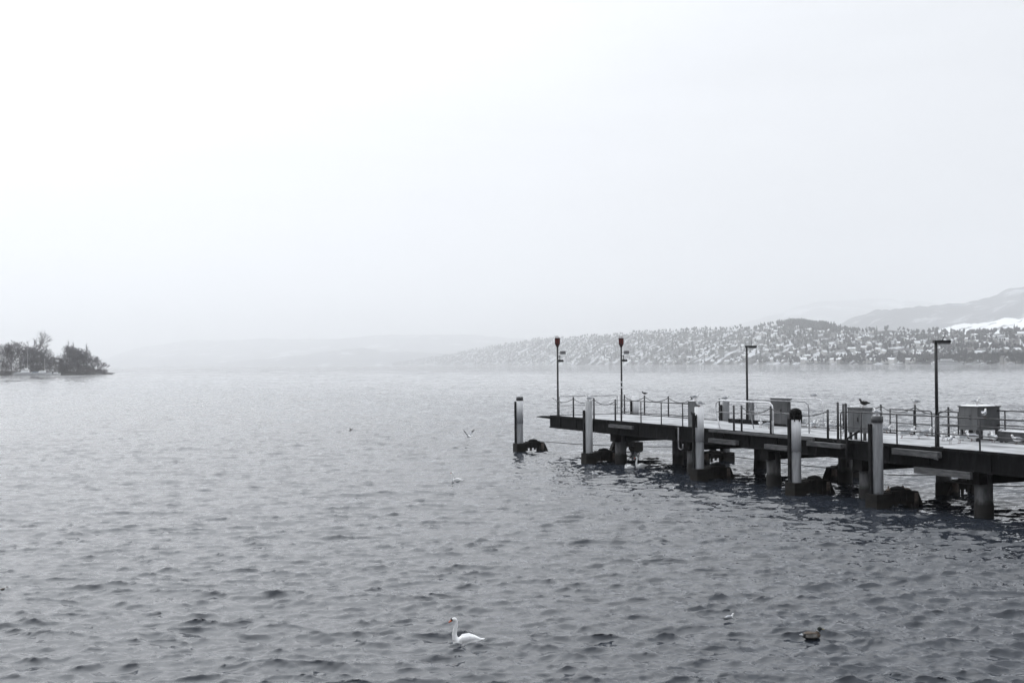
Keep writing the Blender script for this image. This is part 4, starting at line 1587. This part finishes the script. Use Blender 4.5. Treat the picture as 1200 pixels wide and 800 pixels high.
def swan_mesh(tucked=False):
    """mute swan afloat, head towards +x, about 0.9 m long"""
    mb = MB()
    mb.loft([(-.50, 0, .20), (-.40, 0, .17), (-.28, 0, .145), (-.12, 0, .13), (.08, 0, .115), (.24, 0, .11), (.33, 0, .12), (.37, 0, .13)],
            [(.02, .012), (.09, .05), (.155, .115), (.19, .155), (.19, .165), (.15, .15), (.09, .10), (.03, .03)], 18)
    for s_ in (-1, 1):                            # folded wings, a little lifted over the back
        mb.loft([(.20, s_ * .12, .16), (.08, s_ * .15, .22), (-.10, s_ * .13, .25), (-.26, s_ * .08, .225), (-.42, s_ * .035, .185), (-.47, s_ * .02, .17)],
                [(.03, .05), (.06, .10), (.07, .10), (.06, .07), (.03, .03), (.01, .012)], 12)
    if tucked:
        mb.loft([(.26, 0, .16), (.33, 0, .27), (.27, 0, .36), (.14, .03, .35), (.05, .06, .29)], [.07, .05, .045, .045, .05], 12)
        mb.ball((.03, .07, .275), (.07, .045, .045), 0, 10, 7, .5)
    else:
        mb.loft([(.22, 0, .14), (.31, 0, .22), (.335, 0, .34), (.315, 0, .48), (.285, 0, .60), (.275, 0, .70), (.30, 0, .765), (.345, 0, .785)],
                [.12, .092, .072, .062, .057, .055, .058, .052], 14)
        mb.ball((.348, 0, .778), (.080, .055, .058), 0, 12, 9, -.35)
    me = fused(mb, .014, 4)
    if tucked:
        colour_by(me, ['white_f', 'dark_f_and_shade', 'bill_orange'], lambda c: 0)
        return me
    colour_by(me, ['white_f', 'dark_f_and_shade', 'bill_orange'], lambda c: 1 if (c.x < -.30 and c.z < .105) else 0)  # shadow under the rump is painted in as dark faces
    ex = MB()
    ex.loft([(.385, 0, .768), (.425, 0, .745), (.475, 0, .708), (.50, 0, .692)], [(.036, .038), (.031, .031), (.025, .020), (.012, .010)], 10, 2)
    ex.ball((.415, 0, .785), (.036, .030, .032), 1, 8, 6, -.6)
    for s_ in (-1, 1):
        ex.loft([(.365, s_ * .036, .785), (.392, s_ * .030, .768), (.42, s_ * .020, .752)], [.016, .022, .014], 6, 1)
    # tail coverts and a dark webbed foot trailing
    ex.loft([(-.44, .0, .17), (-.52, .0, .195), (-.56, 0, .205)], [(.07, .045), (.045, .025), (.015, .008)], 8, 0)
    ex.loft([(-.28, .13, .04), (-.36, .15, .012), (-.42, .14, .01)], [(.03, .02), (.04, .012), (.02, .008)], 8, 1)
    merge_extra(me, ex)
    return me


SW = swan_mesh()
SWT = swan_mesh(True)
SG = 'swans on the lake'


def swan(px, py, hd, sc, label, me=SW, sink=.065):
    x, y_, z = afloat(px, py)
    o = link('swan', me, None, (x, y_, z - sink * sc), hd)
    o.scale = (sc,) * 3
    tag(o, label, 'swan', SG)


swan(546, 753.5, math.pi + .10, .68, 'large white swan with upright neck and orange bill in the foreground')
swan(535, 564.5, math.pi - .2, .58, 'far off swan with raised neck swimming left of the pier')
swan(751, 547.5, math.pi + .15, .72, 'white swan with curved neck under the pier, right of a tucked one', SW)
swan(737, 549, math.pi, .60, 'white swan with its head tucked away under the pier', SWT)


def duck_mesh(drake=True):
    mb = MB()
    mb.loft([(-.27, 0, .10), (-.22, 0, .085), (-.13, 0, .07), (0, 0, .06), (.11, 0, .06), (.17, 0, .07), (.195, 0, .08)],
            [(.012, .008), (.045, .028), (.085, .065), (.10, .078), (.085, .072), (.045, .045), (.012, .012)], 16)
    mb.loft([(.10, 0, .09), (.15, 0, .15), (.165, 0, .20)], [.052, .038, .038], 12)
    mb.ball((.178, 0, .208), (.056, .042, .044), 0, 12, 9)
    for s_ in (-1, 1):
        mb.loft([(.08, s_ * .06, .10), (-.04, s_ * .075, .115), (-.15, s_ * .05, .11), (-.22, s_ * .02, .105)], [(.02, .03), (.03, .035), (.022, .022), (.008, .008)], 10)
    me = fused(mb, .010, 3)

    def fn(c):
        if not drake:
            return 2
        if c.x > .12 and c.z > .155:
            return 1
        if c.x > .09 and c.z <= .155 and c.z > .05:
            return 2
        if c.x < -.20 and c.z > .07:
            return 4
        if c.x < -.15:
            return 3
        if c.z > .135:
            return 5
        if c.z > .112:
            return 2
        if c.z < .035:
            return 3
        return 0
    colour_by(me, ['flank_f', 'green_f', 'brown_f', 'dark_f_and_shade', 'gull_grey', 'brown_f'], fn)
    ex = MB()
    ex.loft([(.225, 0, .200), (.26, 0, .190), (.285, 0, .188)], [(.018, .014), (.018, .008), (.012, .004)], 8, 3 if not drake else 6)
    me.materials.append(M['bill_yellow'])
    for s_ in (-1, 1):
        ex.ball((.198, s_ * .038, .218), .006, 3, 6, 4)
    if drake:
        ex.loft([(.142, 0, .150), (.150, 0, .160)], [.0435, .0425], 12, 4)
    merge_extra(me, ex)
    return me


DK, DKF = duck_mesh(), duck_mesh(False)


def duck(loc, hd, label, me, sc=1.0, group=None, name='duck'):
    o = link(name, me, None, loc, hd)
    o.scale = (sc,) * 3
    tag(o, label, 'duck', group)


x, y_, z = afloat(951, 746)
duck((x, y_, z - .012), .12, 'mallard drake with dark head and pale flank swimming in the foreground', DK, .95)
x, y_, z = afloat(412, 504.5)
duck((x, y_, z), 2.9, 'tiny dark duck far out on the open lake left of the pier', DKF, .8)
x, y_, z = afloat(5, 689.5)
duck((x, y_, z - .03), .4, 'dark diving duck low in the water at the left edge', DKF, .36)
duck(PP(28.8, -.9 + .50, .56), 1.2, 'brown duck resting on the nearest mooring frame, left of two', DKF, .85, 'ducks resting on the mooring frame')
duck(PP(28.75, -.9 + 1.42, .555), 2.2, 'dark duck resting at the outer end of the nearest mooring frame', DKF, .78, 'ducks resting on the mooring frame')

# ------------------------------------------------------------------ the hazy winter air
hz = MB()
hz.span(-22000, 26000, -400, 26000, -1.7, 1600)
hm = bpy.data.materials.new('snowy_haze')
hm.use_nodes = True
hn = hm.node_tree
hn.nodes.clear()
ho = hn.nodes.new('ShaderNodeOutputMaterial')
hv = hn.nodes.new('ShaderNodeVolumePrincipled')
hv.inputs['Color'].default_value = (.985, .988, .995, 1)
hv.inputs['Density'].default_value = 0.000155
hv.inputs['Anisotropy'].default_value = 0.5
hn.links.new(hv.outputs[0], ho.inputs['Volume'])
tag(link('haze', hz.mesh('haze', hm)), kind='stuff')
